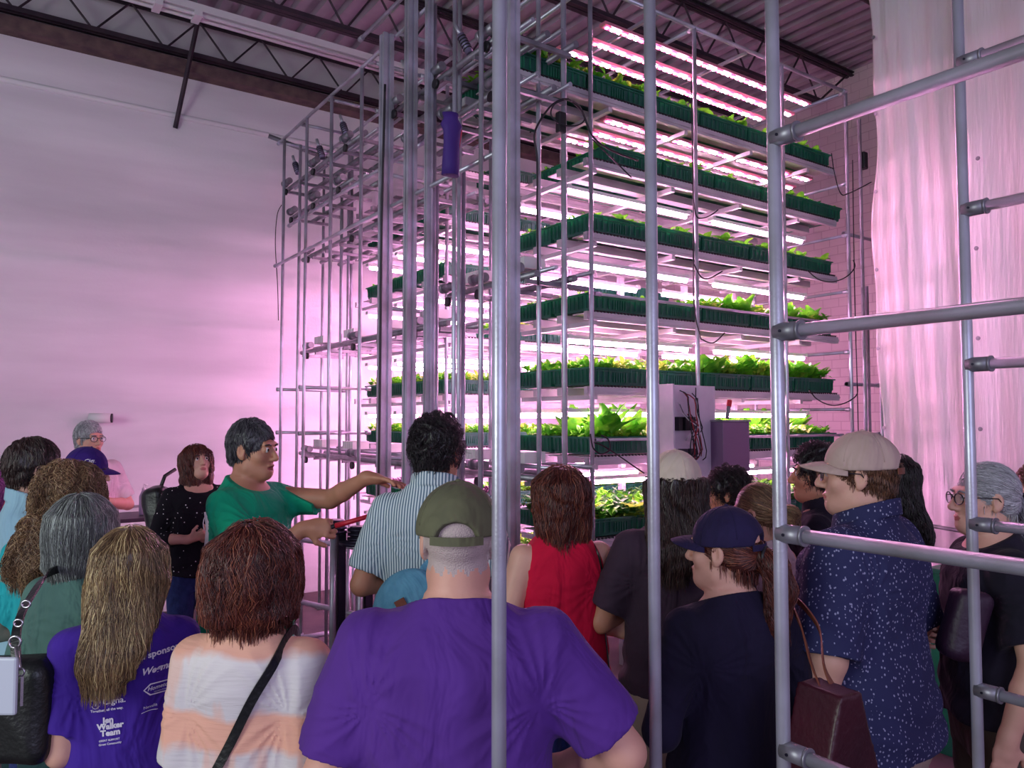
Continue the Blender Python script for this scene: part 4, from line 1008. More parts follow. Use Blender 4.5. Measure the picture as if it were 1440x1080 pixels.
        e((0,-.02,.030),(.094,.108,.102)); HF.append((stack([-.135,-.10,-.03,.05],[.088,.102,.106,.09],[.085,.098,.104,.09],[-.026,-.026,-.022,-.02]),'u',.04)); HF.append((ell((0,.12,-.07),(.070,.080,.12)),'s',.015)); K=13; nstr=3600; wav=(.002,.12); lift=.002
    elif hair=='wavybob':
        e((0,-.02,.028),(.100,.112,.104)); HF.append((stack([-.105,-.08,-.02,.05],[.080,.104,.110,.09],[.080,.098,.106,.09],[-.028,-.03,-.022,-.02]),'u',.04)); HF.append((ell((0,.125,-.07),(.072,.075,.12)),'s',.015)); K=12; nstr=4200; wav=(.007,.10); lift=.004
    elif hair=='shoulder':
        e((0,-.02,.028),(.092,.108,.100)); HF.append((stack([-.17,-.10,-.03,.05],[.085,.098,.100,.09],[.070,.086,.098,.09],[-.045,-.035,-.022,-.02]),'u',.04)); HF.append((ell((0,.12,-.07),(.074,.092,.14)),'s',.015)); K=13; nstr=3200; wav=(.005,.11); lift=.003; hl=(-.16,-.18,-.22)
    elif hair in('long','longcurly'):
        w_=1.0 if hair=='long' else 1.12
        e((0,-.02,.028),(.094*w_,.108,.100)); HF.append((stack([-.28,-.25,-.20,-.12,-.03,.05],[.034,.062*w_,.082*w_,.098*w_,.104*w_,.088],[.020,.030,.036,.068,.094,.088],[-.150,-.148,-.136,-.070,-.028,-.02],2.3,[-.055,-.05,-.040,-.016,0,0]),'u',.04)); HF.append((ell((0,.12,-.08),(.068,.080,.15)),'s',.015))
        K=16; nstr=4800; lift=.004; wav=(.0045,.17) if hair=='long' else (.010,.055); hl=(-.17,-.22,-.44)
    elif hair in('pony','lowbun'):
        e((0,-.020,.030),(.080,.098,.098)); HF.append((ell((0,.125,-.055),(.078,.078,.095)),'s',.012)); e((0,-.06,-.03),(.062,.045,.04))
        for sd in(-1,1): e((sd*.085,.0,-.018),(.020,.022,.038),.006,'s')
        HF.append((lambda P:-.066-P[:,2],'i',0)); flowk='tail'; K=10; nstr=2200
        if hair=='pony': tail=[(0,-.105,.0),(0,-.150,-.03),(.01,-.165,-.10),(.012,-.150,-.18),(.012,-.135,-.26)]; tr=[.026,.036,.040,.034,.014]
        else: tail=[(0,-.11,-.02),(.02,-.135,-.02),(-.02,-.135,-.045)]; tr=[.03,.036,.03]
        hl=(-.16,-.24,-.34)
        TF=[(cap(tail[i],tail[i+1],tr[i],tr[i+1]),'u',.02) for i in range(len(tail)-1)]
    if hat and hair!='none' and hair is not None:
        HF.append((lambda P:P[:,2]-(.030-.035*P[:,1]),'i',0))
    amp_,fr_={'short':(.003,55),'shortcurly':(.010,60),'bob':(.002,50),'wavybob':(.007,34),'shoulder':(.005,36),'long':(.006,34),'longcurly':(.011,40)}.get(hair,(.002,50))
    dsp=wob(seed+40,amp_,fr_); HF.append((dsp,'d',0))
    def strands(F,starts,flow,K,seg,wav,lift,n,nm,parent,down=1.0):
        rngl=np.random.default_rng(seed+11); 
        idx=rngl.integers(0,len(starts),n); P=starts[idx]+rngl.normal(size=(n,3))*.003
        path=[]; ph=rngl.uniform(0,.9,n)+2.5*np.sin(P[:,0]*55+P[:,1]*38+seed)+2*np.sin(P[:,1]*71-P[:,0]*40); lf=lift*rngl.uniform(.2,2.2,n)
        clump=np.floor(rngl.uniform(0,40,n)); e3=1e-3
        axs=np.eye(3)*e3; ll=rngl.uniform(.5,1.25,n); frc=np.zeros(n)
        for k in range(K):
            d0=evalf(F,P); N=np.stack([evalf(F,P+a)-d0 for a in axs],1)/e3; N/=np.linalg.norm(N,axis=1)[:,None]+1e-9
            free=N[:,2]<-.45; N[free]=0; P=P-N*np.clip(d0-lf,-.03,.03)[:,None]; v0=flow(P); v0[free]=(0,0,-1)
            frc=frc+free; stp=np.where(frc>2,.18,1.0)
            v=v0; v=v-N*(v*N).sum(1)[:,None]; v/=np.linalg.norm(v,axis=1)[:,None]+1e-6
            v=v+rngl.normal(size=v.shape)*.10
            sd=np.cross(N,v); amp=wav[0]*min(1,k/3); off=sd*(amp*np.sin(2*PI*k*seg/wav[1]+ph))[:,None]+N*(amp*.6*np.abs(np.cos(2*PI*k*seg/wav[1]+ph)))[:,None]
            path.append(P+off); P=P+v*(seg*ll*stp)[:,None]
        T=np.stack(path,1) # n,K,3
        t=np.gradient(T,axis=1); t/=np.linalg.norm(t,axis=2)[:,:,None]+1e-9
        a=np.cross(t,A3((.3,.2,1.0))); a/=np.linalg.norm(a,axis=2)[:,:,None]+1e-9; b=np.cross(t,a)
        r0=max(.0011,d*.00042); rad=r0*np.linspace(1,.25,K)[None,:,None]*rngl.uniform(.7,1.5,(n,1,1))
        ring=np.stack([T+a*rad*math.cos(q)+b*rad*math.sin(q) for q in(0,2.09,4.19)],2) # n,K,3,3
        Vv=ring.reshape(-1,3); base=(np.arange(n)*K*3)[:,None,None]; kk=(np.arange(K-1)*3)[None,:,None]; j=np.arange(3)[None,None,:]; j2=(j+1)%3
        Fq=np.stack([base+kk+j,base+kk+j2,base+kk+3+j2,base+kk+3+j],-1).reshape(-1,4)
        Vv=(Vv@RH.T+tH)*s
        o=mesh_np(nm,Vv,Fq,hm,parent); at=o.data.attributes.new('tint','FLOAT','POINT')
        at.data.foreach_set('value',np.repeat(np.clip(rngl.beta(1.6,2.2,n)+.12*np.sin(starts[idx][:,0]*60+starts[idx][:,2]*9),0,1),K*3).astype(np.float32)); return o
    if hair and hair!='none':
        hd=.25
        v,f=nets(HF,hl,hh_,max(.005,h*.9)); o=mesh_np('hair',(v@RH.T+tH)*s,f,hm,root); at=o.data.attributes.new('tint','FLOAT','POINT'); at.data.foreach_set('value',np.full(len(v),.10,np.float32))
        if hat: st_=v[v[:,2]<.05]
        else: st_=v
        if flowk=='tail':
            tb=A3((0,-.11,0)) if hair=='pony' else A3((0,-.12,-.02)); flow=lambda P:(tb-P)
        elif hair in('short','shortcurly'): 
            flow=lambda P:np.where((P[:,1:2]>.01)&(P[:,2:3]>.045),A3((.35,.25,.6)),(P-crown)+A3((0,0,-.05)))
        else: flow=lambda P:(P-crown)*A3((1.,1.,.3))*np.clip((P[:,2:3]-.03)/.06,0,1)+A3((0,0,-.10))
        n_=int(nstr*(hairn or 1)*(1 if d<2.6 else .7))
        so=strands(HF,st_,flow,K,seglen,wav,lift,n_,'hair_strands',o)
        if flowk=='tail':
            v2,f2=nets(TF,hl,hh_,.006); o2=mesh_np('ponytail' if hair=='pony' else 'hair_bun',(v2@RH.T+tH)*s,f2,hm,root); at=o2.data.attributes.new('tint','FLOAT','POINT'); at.data.foreach_set('value',np.full(len(v2),.12,np.float32))
            strands(TF,v2,(lambda P:A3((0,-.3,-1))+P*0) if hair=='pony' else (lambda P:np.stack([-P[:,2]-.03,P[:,0]*0-.2,P[:,0]],1)),12 if hair=='pony' else 8,.014,(.005,.08),.001,1100,'hair_strands',o2)
            mb=MB(); c=RH@A3((0,-.125,-.008))+tH; mb.tube([tuple((c+RH@A3((.03*math.cos(a),-.0,.03*math.sin(a))))*s) for a in np.linspace(0,2*PI,14)],.006*s,6); mb.build('hair_tie',BLACKP,o2,smooth=True)
    # cap
    if hat:
        hm_,brimdir,opening=hat['m'],hat.get('dir',0),hat.get('open',True)
        RB=rotm(math.radians(brimdir),math.radians(hat.get('tilt',0)),0); z0=.020; up=hat.get('up',0)
        ob=[(ell((0,-.016,.030+up),(.092,.108,.104)),'u',0)]
        if hat.get('flat'): pass
        Fh=ob+[((lambda P:(z0+.10*(-P[:,1])*.35-P[:,2])),'i',0)]
        if opening: Fh.append((ell((0,-.13,.018+up),(.048,.06,.040)),'s',.004))
        v,f=nets(Fh,(-.13,-.15,-.02),(.13,.13,.17),.0042 if d<3 else .006); TR=lambda q:((q@RB.T)@RH.T+tH)*s
        co=mesh_np('cap',TR(v),f,hm_,root)
        # brim
        Vb=[];Fb=[];n1,n2=14,8
        for i in range(n1+1):
            a=(i/n1-.5)*2
            for j in range(n2+1):
                w=j/n2; ang=a*1.15; 
                bx,by=.090*math.sin(ang),-.016+.106*math.cos(ang)
                ext=.072*math.cos(a*PI/2)**.7 if abs(a)<.999 else 0
                xx=bx*(1+.03*w); yy=by+ext*w; zz=z0-.035*(abs(bx)/.09)**2*.8+.006-.012*w*w-.035*(yy-.016)*.35*1+.0
                Vb.append((xx,yy,zz+.012))
        for i in range(n1):
            for j in range(n2): q0=i*(n2+1)+j; Fb.append((q0,q0+1,q0+n2+2,q0+n2+1))
        bo=mesh_np('brim',TR(A3(Vb)),Fb,hm_,co); md=bo.modifiers.new('t','SOLIDIFY'); md.thickness=.004
        mb=MB().lathe([(.0,0),(.007,0),(.006,.004),(.002,.006)],n=12); mb.v=[tuple(TR(A3([(x_,y_-.016,z_+.133+up)]))[0]) for x_,y_,z_ in mb.v]; mb.build('button',hm_,co,smooth=True)
        # seams as thin ridges
        for a in (0,PI/3,-PI/3):
            P_=[]
            for t in np.linspace(.15,PI-.15,16):
                zz=.030+up+.1045*math.sin(t)
                if zz>z0+.004: P_.append(TR(A3([(.0925*math.cos(t)*math.sin(a),-.016+.1085*math.cos(t)*math.cos(a),zz)]))[0])
            if not(a==0 and opening) and len(P_)>3: MB().tube([tuple(p) for p in P_],.0012*s,5).build('seam',hm_,co,smooth=True)
        if opening:
            P_=[]
            for a in np.linspace(-.62,.62,12): P_.append((.0925*math.sin(a),-.016-.109*math.cos(a),.014))
            mb=MB()
            for i in range(11):
                a_,b_=A3(P_[i]),A3(P_[i+1]); 
                for q,zo in ((0,-.006),(1,.012)): pass
                out=.003; na=unit(a_-A3((0,-.016,.014)))*out; nb=unit(b_-A3((0,-.016,.014)))*out
                vv=[a_+(0,0,-.004),b_+(0,0,-.004),b_+(0,0,.014),a_+(0,0,.014)]; vv+= [v_+n_ for v_,n_ in zip(vv,(na,nb,nb,na))]
                mb.add([tuple(TR(v_[None,:])[0]) for v_ in vv],[(3,2,1,0),(4,5,6,7),(0,1,5,4),(2,3,7,6),(1,2,6,5),(3,0,4,7)])
            mb.build('strap',hat.get('strap',hm_),co)
    if glasses:
        g_=empty('glasses',(0,0,0),0,root); TH=lambda q:tuple((RH@A3(q)+tH)*s)
        for sd in(-1,1):
            mb=MB(); mb.tube([TH((sd*.034+.024*math.cos(a),.101-.006*abs(math.cos(a))*(sd*math.cos(a)>0),.004+.019*math.sin(a))) for a in np.linspace(0,2*PI,19)],.0022*s,6,caps=False); mb.build('lens_rim',FRAME_M,g_,smooth=True)
            mb=MB(); mb.add([TH((sd*.034+.023*math.cos(a),.0995,.004+.018*math.sin(a))) for a in np.linspace(0,2*PI,20)[:-1]],[tuple(range(19))]); lo_=mb.build('lens',GLASSM,g_); lm=lo_.modifiers.new('t','SOLIDIFY'); lm.thickness=.0015
            MB().tube([TH((sd*.058,.096,.010)),TH((sd*.079,.05,.012)),TH((sd*.083,-.005,.010)),TH((sd*.079,-.025,-.012))],.002*s,6).build('temple',FRAME_M,g_,smooth=True)
        MB().tube([TH((-.011,.103,.008)),TH((0,.106,.011)),TH((.011,.103,.008))],.002*s,6).build('bridge',FRAME_M,g_,smooth=True)
    def L2W(p):
        p=A3(p)*s; c_,s_=math.cos(rz),math.sin(rz); return Vector((x+p[0]*c_-p[1]*s_,y+p[0]*s_+p[1]*c_,p[2]))
    return dict(root=root,s=s,field=tf,L2W=L2W,RH=RH,tH=tH,S=SJ,E=EJ,W=WJ,rz=rz,body=B,h=h,disp=sdisp if shirt else None)
# ================================================================== the people, left to right and near to far
ONLY=None
def AS(e,w,u,n,c,side=1,point=False): return (e,w,u,n,c,side,point)
P={}
P['man_purple']=person('person seen from behind in plain purple t-shirt and olive cap',645,668,1.62,2,.022,g=1.18,gw=1.14,sh=1.04,skinm=SK_G,arms=('down','out'),shirt=PURPLE,pants=KHAKI,hair=None,crop=True,haircol='silver',hat=dict(m=OLCAP,open=True,tilt=0),h=.005,hem=.86,seed=2,loose=.02,armr=1.1)
P['tiedye']=person('person seen from behind with wavy auburn bob, white and peach tie-dyed top',361,725,1.75,-6,.02,g=.92,sh=.86,arms=('tuck','tuck'),shirt=TIED,pants=JEAN,hair='wavybob',haircol='auburn',h=.005,hem=.84,seed=3,neck_drop=.016,armr=1.05)
P['longhair']=person('person seen from behind with long blond hair over a purple shirt with white lettering',186,733,2.05,26,.02,g=.93,sh=.90,arms=('tuck','tuck'),shirt=PURPLE2,pants=DGREEN,hair='long',haircol='blonde',h=.005,hem=.84,seed=4)
P['greybob']=person('person with a sleek grey bob in a grey-green top, black bag at the left',122,687,2.35,-20,.02,g=1.02,sh=.95,arms=('front','front'),shirt=GGREEN,sleeve='long',pants=DGREEN,hair='bob',haircol='grey',h=.006,hem=.88,seed=5,leanx=.0)
P['curly']=person('person with long curly sandy hair and aqua shirt behind the grey bob',100,641,2.7,5,.02,g=1.0,sh=.93,arms=('front','front'),shirt=TEALB,pants=JEAN,hair='longcurly',haircol='sandy',h=.007,seed=6)
P['darkman']=person('person with short dark hair in a light blue shirt at the left edge, facing right',50,611,3.05,-48,.02,g=1.0,arms=('front','front'),shirt=LBLUE,sleeve='long',pants=DGREEN,hair='short',haircol='darkbrown',h=.006,collar=True,skinm=SK_F,glasses=True,seed=7)
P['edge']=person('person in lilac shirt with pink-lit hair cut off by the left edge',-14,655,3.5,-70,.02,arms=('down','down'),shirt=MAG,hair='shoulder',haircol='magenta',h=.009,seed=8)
P['purplecap']=person('person in a purple cap in front of the grey-haired man with glasses',118,624,4.0,-75,.024,arms=('front','front'),shirt=MAG,hair='short',haircol='darkbrown',hat=dict(m=PURCAP,open=False,tilt=-6),h=.009,seed=9,hp=-8)
P['glassesman']=person('grey-haired person with glasses, pale shirt and crossed arms standing against the wall',125,590,5.6,-128,.018,g=1.08,arms=('crossed','crossed'),shirt=PALE,pants=KHAKI,hair='short',haircol='silver',glasses=True,h=.006,skinm=SK_G,seed=10,hy=12)
P['polka']=person('person with dark red hair in black dotted blouse holding papers and looking up',280,621,4.9,-142,.02,g=1.05,sh=.95,arms=('front','front'),shirt=POLKA,sleeve='three',pants=JEAN,hair='shoulder',haircol='auburn',h=.006,hp=16,hy=6,seed=11,vneck=True,armspec={0:AS((-.26,-.03,1.13),(-.03,.21,1.12),(1,.2,.25),(0,-.6,.5),.8,-1),1:AS((.26,-.03,1.13),(.05,.22,1.15),(-1,.2,.3),(0,-.6,.4),.8,-1)})
P['teal']=person('person in teal t-shirt facing right, pointing at the rack and holding a red tool',352,585,3.35,-102,.02,g=1.06,gw=1.08,sh=1.0,skinm=SK_T,shirt=TEAL,pants=OLIVE,hair='short',haircol='saltpepper',h=.005,open_mouth=True,seed=12,hem=.82,loose=.022,hy=-2,hp=-3,
  armspec={0:AS((-.19,.25,1.41),(-.10,.50,1.52),(0,1,-.10),(.25,-.15,-1),.22,1,True),1:AS((.25,.13,1.24),(.19,.34,1.33),(-.1,1,.05),(-1,0,-.3),1.25,1)})
P['striped']=person('person with curly dark hair in a thin-striped pale shirt seen from behind',614,578,2.95,-8,.03,g=1.04,sh=1.05,skinm=SK_T,arms=('front','down'),shirt=STRIPE,sleeve='short',pants=JEAN,hair='shortcurly',haircol='black',h=.006,collar=True,seed=13,hem=.82,loose=.02,hy=-14)
P['red']=person('person in a red sleeveless top with reddish brown hair, seen from behind',788,647,2.75,14,.02,g=.98,sh=.88,arms=('front','front'),shirt=RED,tank=True,pants=JEAN,hair='shoulder',haircol='auburn',h=.006,seed=14,hy=12,armr=1.05)
P['darktee']=person('person in cream cap and dark t-shirt with long dark hair, behind a vertical pipe',948,627,2.72,8,.024,g=1.05,sh=.98,skinm=SK_T,arms=('crossed','crossed'),shirt=CHAR,pants=KHAKI,hair='long',haircol='darkbrown',hat=dict(m=CREAMCAP,open=False),h=.006,seed=15)
P['curlyprofile']=person('person with dark curly hair in profile facing left, beyond the navy cap',1024,651,3.6,72,.03,sh=.93,skinm=SK_T,shirt=BLACKC,hair='shortcurly',haircol='black',h=.007,seed=16)
P['bunhair']=person('person with streaked sandy hair gathered low, in a pale top behind a vertical pipe',1070,672,2.95,40,.02,sh=.9,arms=('front','front'),shirt=PALE,tank=True,hair='lowbun',haircol='sandy',glasses=True,h=.006,seed=17,hy=14,hp=-8)
P['navycap']=person('person in navy cap and black long-sleeved top with a brown ponytail',1022,703,2.1,22,.024,g=1.06,sh=.97,arms=('front','front'),shirt=NAVY,sleeve='long',pants=KHAKI,hair='pony',haircol='auburn',hat=dict(m=NAVCAP,open=True,tilt=-2),h=.005,seed=18,hy=34,neck_drop=.008,hem=.86)
P['darkprofile']=person('person with short dark hair and dark jacket in profile facing left, beside the tan cap',1150,622,3.3,62,.02,skinm=SK_T,arms=('front','front'),shirt=BLACKC,sleeve='long',collar=True,hair='shortcurly',haircol='black',h=.006,seed=19,hy=12)
P['floral']=person('large person in a navy floral short-sleeved shirt and tan cap, facing left',1210,600,2.35,42,.024,g=1.22,gw=1.36,sh=1.02,skinm=SK_F,arms=('down','front'),shirt=FLORAL,sleeve='half',pants=KHAKI,short=True,collar=True,hair='short',haircol='brown',hat=dict(m=TANCAP,open=True,strap=BROWNL),glasses=True,h=.005,seed=20,hy=26,hem=.86,loose=.024,armr=1.15)
P['blackhair']=person('person with straight black hair mostly hidden behind the floral shirt',1252,634,3.5,60,.02,skinm=SK_D,shirt=BLACKC,sleeve='long',hair='long',haircol='black',h=.009,seed=21)
P['ponysilver']=person('person with a grey ponytail, glasses and black top facing left at the right edge',1384,643,2.55,80,.02,g=1.08,sh=.95,arms=('down','front'),shirt=BLACKC,pants=OLIVE,hair='pony',haircol='silver',glasses=True,h=.006,seed=22,hy=6)
P['whitetee']=person('person in white t-shirt and black shorts behind the grey ponytail at the right edge',1452,648,4.1,60,.02,shirt=WTEE,pants=BLACKC,short=True,hair='short',haircol='brown',shoes=SHOEW,h=.009,seed=23)
def hexpt(k,px,py,d):
    x,y=gp(px,d); return Vector((x,y,hz(py,d)))
# ------------------------------------------------------------------ lettering on the purple shirt
INK=mat('white_shirt_ink',(226,220,232),.7)
def shirt_text(K,items,sgn=-1,m=INK,nm='printed_text',par=None):
    """K person; items (text,x,z,size,shear,bold,tilt) placed on the back, canonical metres seen from behind"""
    s=K['s']; F=K['field']; V=[];Fc=[]
    for it in items:
        if it[0]=='poly': vs=[(a,b) for a,b in it[1]]; fs=[list(f) for f in it[2]]
        else:
            tx,x0,z0,sz,shr,bold,tilt=it; cu=bpy.data.curves.new('t','FONT'); cu.body=tx; cu.size=sz; cu.shear=shr; cu.offset=bold; cu.resolution_u=2
            o=bpy.data.objects.new('t',cu); COL.objects.link(o); dg=bpy.context.evaluated_depsgraph_get(); me=bpy.data.meshes.new_from_object(o.evaluated_get(dg)); bpy.data.objects.remove(o)
            c,s_=math.cos(tilt),math.sin(tilt); vs=[(x0+v.co.x*c-v.co.y*s_,z0+v.co.x*s_+v.co.y*c) for v in me.vertices]; fs=[list(p.vertices) for p in me.polygons]; bpy.data.meshes.remove(me)
        b=len(V); V+=vs; Fc+=[[b+i for i in f] for f in fs]
    A=A3(V); N=len(A); P0=np.stack([A[:,0],np.full(N,-.30),A[:,1]],1)
    disp=K['disp']; t=np.zeros(N)
    for _ in range(50):
        p=P0.copy(); p[:,1]+=t; dd=evalf(F,p,True)+disp(p); t+=np.clip(dd,-.01,.03)*.7
    P0[:,1]+=t-.0022
    me=bpy.data.meshes.new(nm); me.from_pydata([tuple(q) for q in P0*s],[],Fc); me.materials.append(m); o=bpy.data.objects.new(nm,me); COL.objects.link(o); o.parent=par or K['root']; return o
K=P['longhair']; K['seed']=4
sh_=[o for o in K['root'].children if o.name.startswith('shirt')][0]
hexo=[(.046,1.300),(.064,1.316),(.115,1.316),(.133,1.300),(.115,1.282),(.064,1.282)]
hexi=[(.050,1.300),(.066,1.3125),(.113,1.3125),(.129,1.300),(.113,1.2855),(.066,1.2855)]
ring=('poly',hexo+hexi,[(i,(i+1)%6,6+(i+1)%6,6+i) for i in range(6)])
def arcp(cx,cz,r,w,a0,a1,n=12):
    v=[];f=[]
    for i in range(n+1):
        a=a0+(a1-a0)*i/n; v+=[(cx+r*math.cos(a),cz+r*math.sin(a)),(cx+(r-w)*math.cos(a),cz+(r-w)*math.sin(a))]
    for i in range(n): f.append((2*i,2*i+1,2*i+3,2*i+2))
    return ('poly',v,f)
items=[('local sponsors',.002,1.385,.026,0,.0008,.10),('Wegmans',.040,1.343,.026,.35,.0008,.08),ring,('Hometown',.057,1.296,.016,.3,.0003,.03),('FOUNDATION',.075,1.288,.005,0,0,0),
 ('Cigna.',-.058,1.270,.024,0,.0004,.06),('Together, all the way.',-.088,1.250,.0095,0,.0003,.06),
 ('poly',[(-.077,1.268),(-.074,1.268),(-.074,1.283),(-.077,1.283)],[(0,1,2,3)]),arcp(-.0755,1.286,.008,.002,0,PI),arcp(-.083,1.279,.006,.002,.6,4),arcp(-.068,1.279,.006,.002,-1,2.4),arcp(-.0755,1.270,.010,.0015,3.3,6.1),
 ('Jen',-.056,1.219,.022,0,.0011,.05),('Walker',-.070,1.201,.022,0,.0011,.05),('Team',-.061,1.183,.022,0,.0011,.05),('GREAT SUPPORT',-.065,1.168,.007,0,.0002,.05),('Great Community',-.065,1.158,.0078,0,.0002,.05),
 ('Novelis',.048,1.245,.012,0,0,.08),arcp(.07,1.165,.075,.0016,1.35,1.95)]
shirt_text(K,items,par=sh_)
K=P['teal']
K=P['purplecap']; cu=bpy.data.curves.new('t','FONT'); cu.body='Cigna'; cu.size=.030; cu.offset=.0006; cu.resolution_u=2
o=bpy.data.objects.new('t',cu); COL.objects.link(o); me=bpy.data.meshes.new_from_object(o.evaluated_get(bpy.context.evaluated_depsgraph_get())); bpy.data.objects.remove(o)
for v in me.vertices:
    y,z=v.co.x-.005,v.co.y+.052+v.co.x*.2; xx=.0925*math.sqrt(max(.05,1-((y+.016)/.108)**2-((z-.03)/.104)**2))+.002
    v.co=Vector((K['RH']@A3((xx,y,z))+K['tH'])*K['s'])
me.materials.append(INK); o=bpy.data.objects.new('printed_text',me); COL.objects.link(o); o.parent=[q for q in K['root'].children if q.name.startswith('cap')][0]
K=P['teal']
# ------------------------------------------------------------------ red hand tool
W_=K['L2W']
w=K['W'][1]; a=W_(w+A3((-.02,.075,.005))); 
def toolpt(q): return W_(w+A3(q))
t=empty('hand_tool',tuple(toolpt((-.02,.09,.0)))); tag(t,'slim red and black hand tool held in the teal shirt person\'s near hand','tool')
off=t.location
def rel(p): return tuple(toolpt(p)-off)
MB().tube([rel((-.02,.03,-.02)),rel((-.02,.12,.012))],.009,10).build('grip',BLACKP,t,smooth=True)
MB().tube([rel((-.02,.12,.012)),rel((-.02,.17,.026)),rel((-.02,.25,.05))],.011,12,r2=.009).build('handle',REDP,t,smooth=True)
MB().tube([rel((-.02,.25,.05)),rel((-.02,.32,.055))],.012,12,r2=.006).build('head',WHEEL,t,smooth=True)
# chest logo
# papers held by dotted woman
K=P['polka']; W_=K['L2W']
c=W_((0,.25,1.20)); t=empty('paper_roll',tuple(c)); tag(t,'white rolled papers held by the person in the dotted blouse','papers')
MB().tube([(0,0,-.09),(.01,.01,.02),(.0,.02,.12)],.022,12).build('roll',WHITEP,t,smooth=True)
mb=MB(); mb.tube([(.02+.05*math.cos(a),0,.05+.07*math.sin(a)) for a in np.linspace(0,PI*1.2,12)],.003,6); mb.build('lanyard',WHITEP,t,smooth=True)
# ------------------------------------------------------------------ bags
def blob(F,lo,hi,h,name,m,parent,disp=None):
    v,f=nets(F,lo,hi,h,disp); return mesh_np(name,v,f,m,parent)
def rbox(c,half,r,M=None):
    c=A3(c); half=A3(half)
    def f(P):
        q=P-c
        if M is not None: q=q@M
        q=np.abs(q)-half+r
        return np.linalg.norm(np.maximum(q,0),axis=1)+np.minimum(q.max(1),0)-r
    return Pr(f,c,float(np.linalg.norm(half)))
def strap(pts,w,th,name,m,parent):
    """flat strap along world points relative to the parent"""
    Q=[]
    P_=[Vector(p) for p in pts]
    for i in range(len(P_)-1):
        p0=P_[max(0,i-1)];p1=P_[i];p2=P_[i+1];p3=P_[min(len(P_)-1,i+2)]
        for k in range(6):
            u=k/6; Q.append(.5*((2*p1)+(p2-p0)*u+(2*p0-5*p1+4*p2-p3)*u*u+(3*p1-p0-3*p2+p3)*u**3))
    Q.append(P_[-1]); mb=MB(); vs=[]
    ctr=Vector((Vector((0,0,0)))); 
    for i,p in enumerate(Q):
        t=(Q[min(i+1,len(Q)-1)]-Q[max(i-1,0)]).normalized(); o=Vector((p.x,p.y,0))-strap.axis; o.z=0; o.normalize()
        sd=t.cross(o).normalized(); nn=sd.cross(t).normalized()
        vs+=[p+sd*w/2+nn*th,p-sd*w/2+nn*th,p-sd*w/2-nn*th,p+sd*w/2-nn*th]
    fs=[(0,1,2,3)]
    for i in range(len(Q)-1):
        for j in range(4): fs.append((4*i+j,4*i+(j+1)%4,4*i+4+(j+1)%4,4*i+4+j))
    fs.append(tuple(4*(len(Q)-1)+j for j in(3,2,1,0))); mb.add(vs,fs)
    off=parent.location; mb.v=[tuple(Vector(v)-off) for v in mb.v]; return mb.build(name,m,parent)
def surf(K,pts,front=False,out=.006):
    """project canonical (x,z) points onto the shirt from behind (or front)"""
    F=K['field']; res=[]
    A=A3([(a,(.4 if front else -.4),b) for a,b in pts]); sg=-1 if front else 1; t=np.zeros(len(A))
    for _ in range(60):
        p=A.copy(); p[:,1]+=sg*t; t+=np.clip(evalf(F,p,True),-.01,.04)*.7
    A[:,1]+=sg*(t-out); return [K['L2W'](q) for q in A]
K=P['tiedye']; strap.axis=Vector((K['root'].location.x,K['root'].location.y,0))
pts=surf(K,[(.100,1.455),(.09,1.43),(.05,1.36),(.0,1.26),(-.05,1.17),(-.10,1.08),(-.15,.99),(-.18,.94)])
top_=K['L2W']((.105,-.01,1.498))
pts2=surf(K,[(.100,1.455),(.07,1.39),(.02,1.28),(-.05,1.18),(-.12,1.06),(-.17,.96)],True)
t=empty('crossbody_bag',tuple(K['L2W']((-.24,.02,.82)))); tag(t,'black crossbody bag with a thin strap diagonal over the tie-dyed back','bag')
strap(pts[::-1]+[top_]+pts2,.020,.0018,'strap',BLKL,t)
blob([(rbox((0,0,0),(.04,.12,.085),.03),'u',0)],(-.08,-.16,-.12),(.08,.16,.12),.01,'bag_body',BLKL,t)
K=P['red']; strap.axis=Vector((K['root'].location.x,K['root'].location.y,0))
pts=surf(K,[(.115,1.44),(.135,1.36),(.150,1.2),(.155,1.08),(.165,.98)]); top_=K['L2W']((.11,0,1.475))
t=empty('shoulder_bag',tuple(K['L2W']((.235,.03,.80)))); tag(t,'dark shoulder bag with thin strap at the right side of the red top','bag')
strap([K['L2W']((.215,.0,.86))]+pts[::-1]+[top_],.014,.0018,'strap',BLKL,t)
blob([(rbox((0,0,0),(.04,.10,.085),.03),'u',0)],(-.08,-.14,-.12),(.08,.14,.12),.01,'bag_body',BLKL,t)
# blue canvas tote of the striped shirt person
K=P['striped']; c=hexpt(K,578,846,2.62); t=empty('canvas_tote',tuple(c)); tag(t,'washed blue canvas bag with a brown leather patch beside the purple shoulder','bag')
Mr=rotm(YAW-PI/2)
blob([(xf(ell((0,0,-.05),(.13,.07,.17)),Mr,(0,0,0)),'u',0)],(-.2,-.2,-.25),(.2,.2,.16),.008,'bag_body',DENIMB,t,wob(5,.006,16))
MB().box((0,0,0),(.035,.008,.07),Matrix.Rotation(YAW-PI/2,3,'Z')@Matrix.Rotation(-.5,3,'Y')).build('leather_patch',BROWNL,t,loc=tuple(Vector((Mr@A3((-.01,-.072,.0))))))
strap.axis=Vector((K['root'].location.x,K['root'].location.y,0)); strap([c+Vector(Mr@A3((.06,-.02,.09))),hexpt(K,600,800,2.66),hexpt(K,628,770,2.70),hexpt(K,660,720,2.74)],.045,.003,'strap',DENIMB,t)
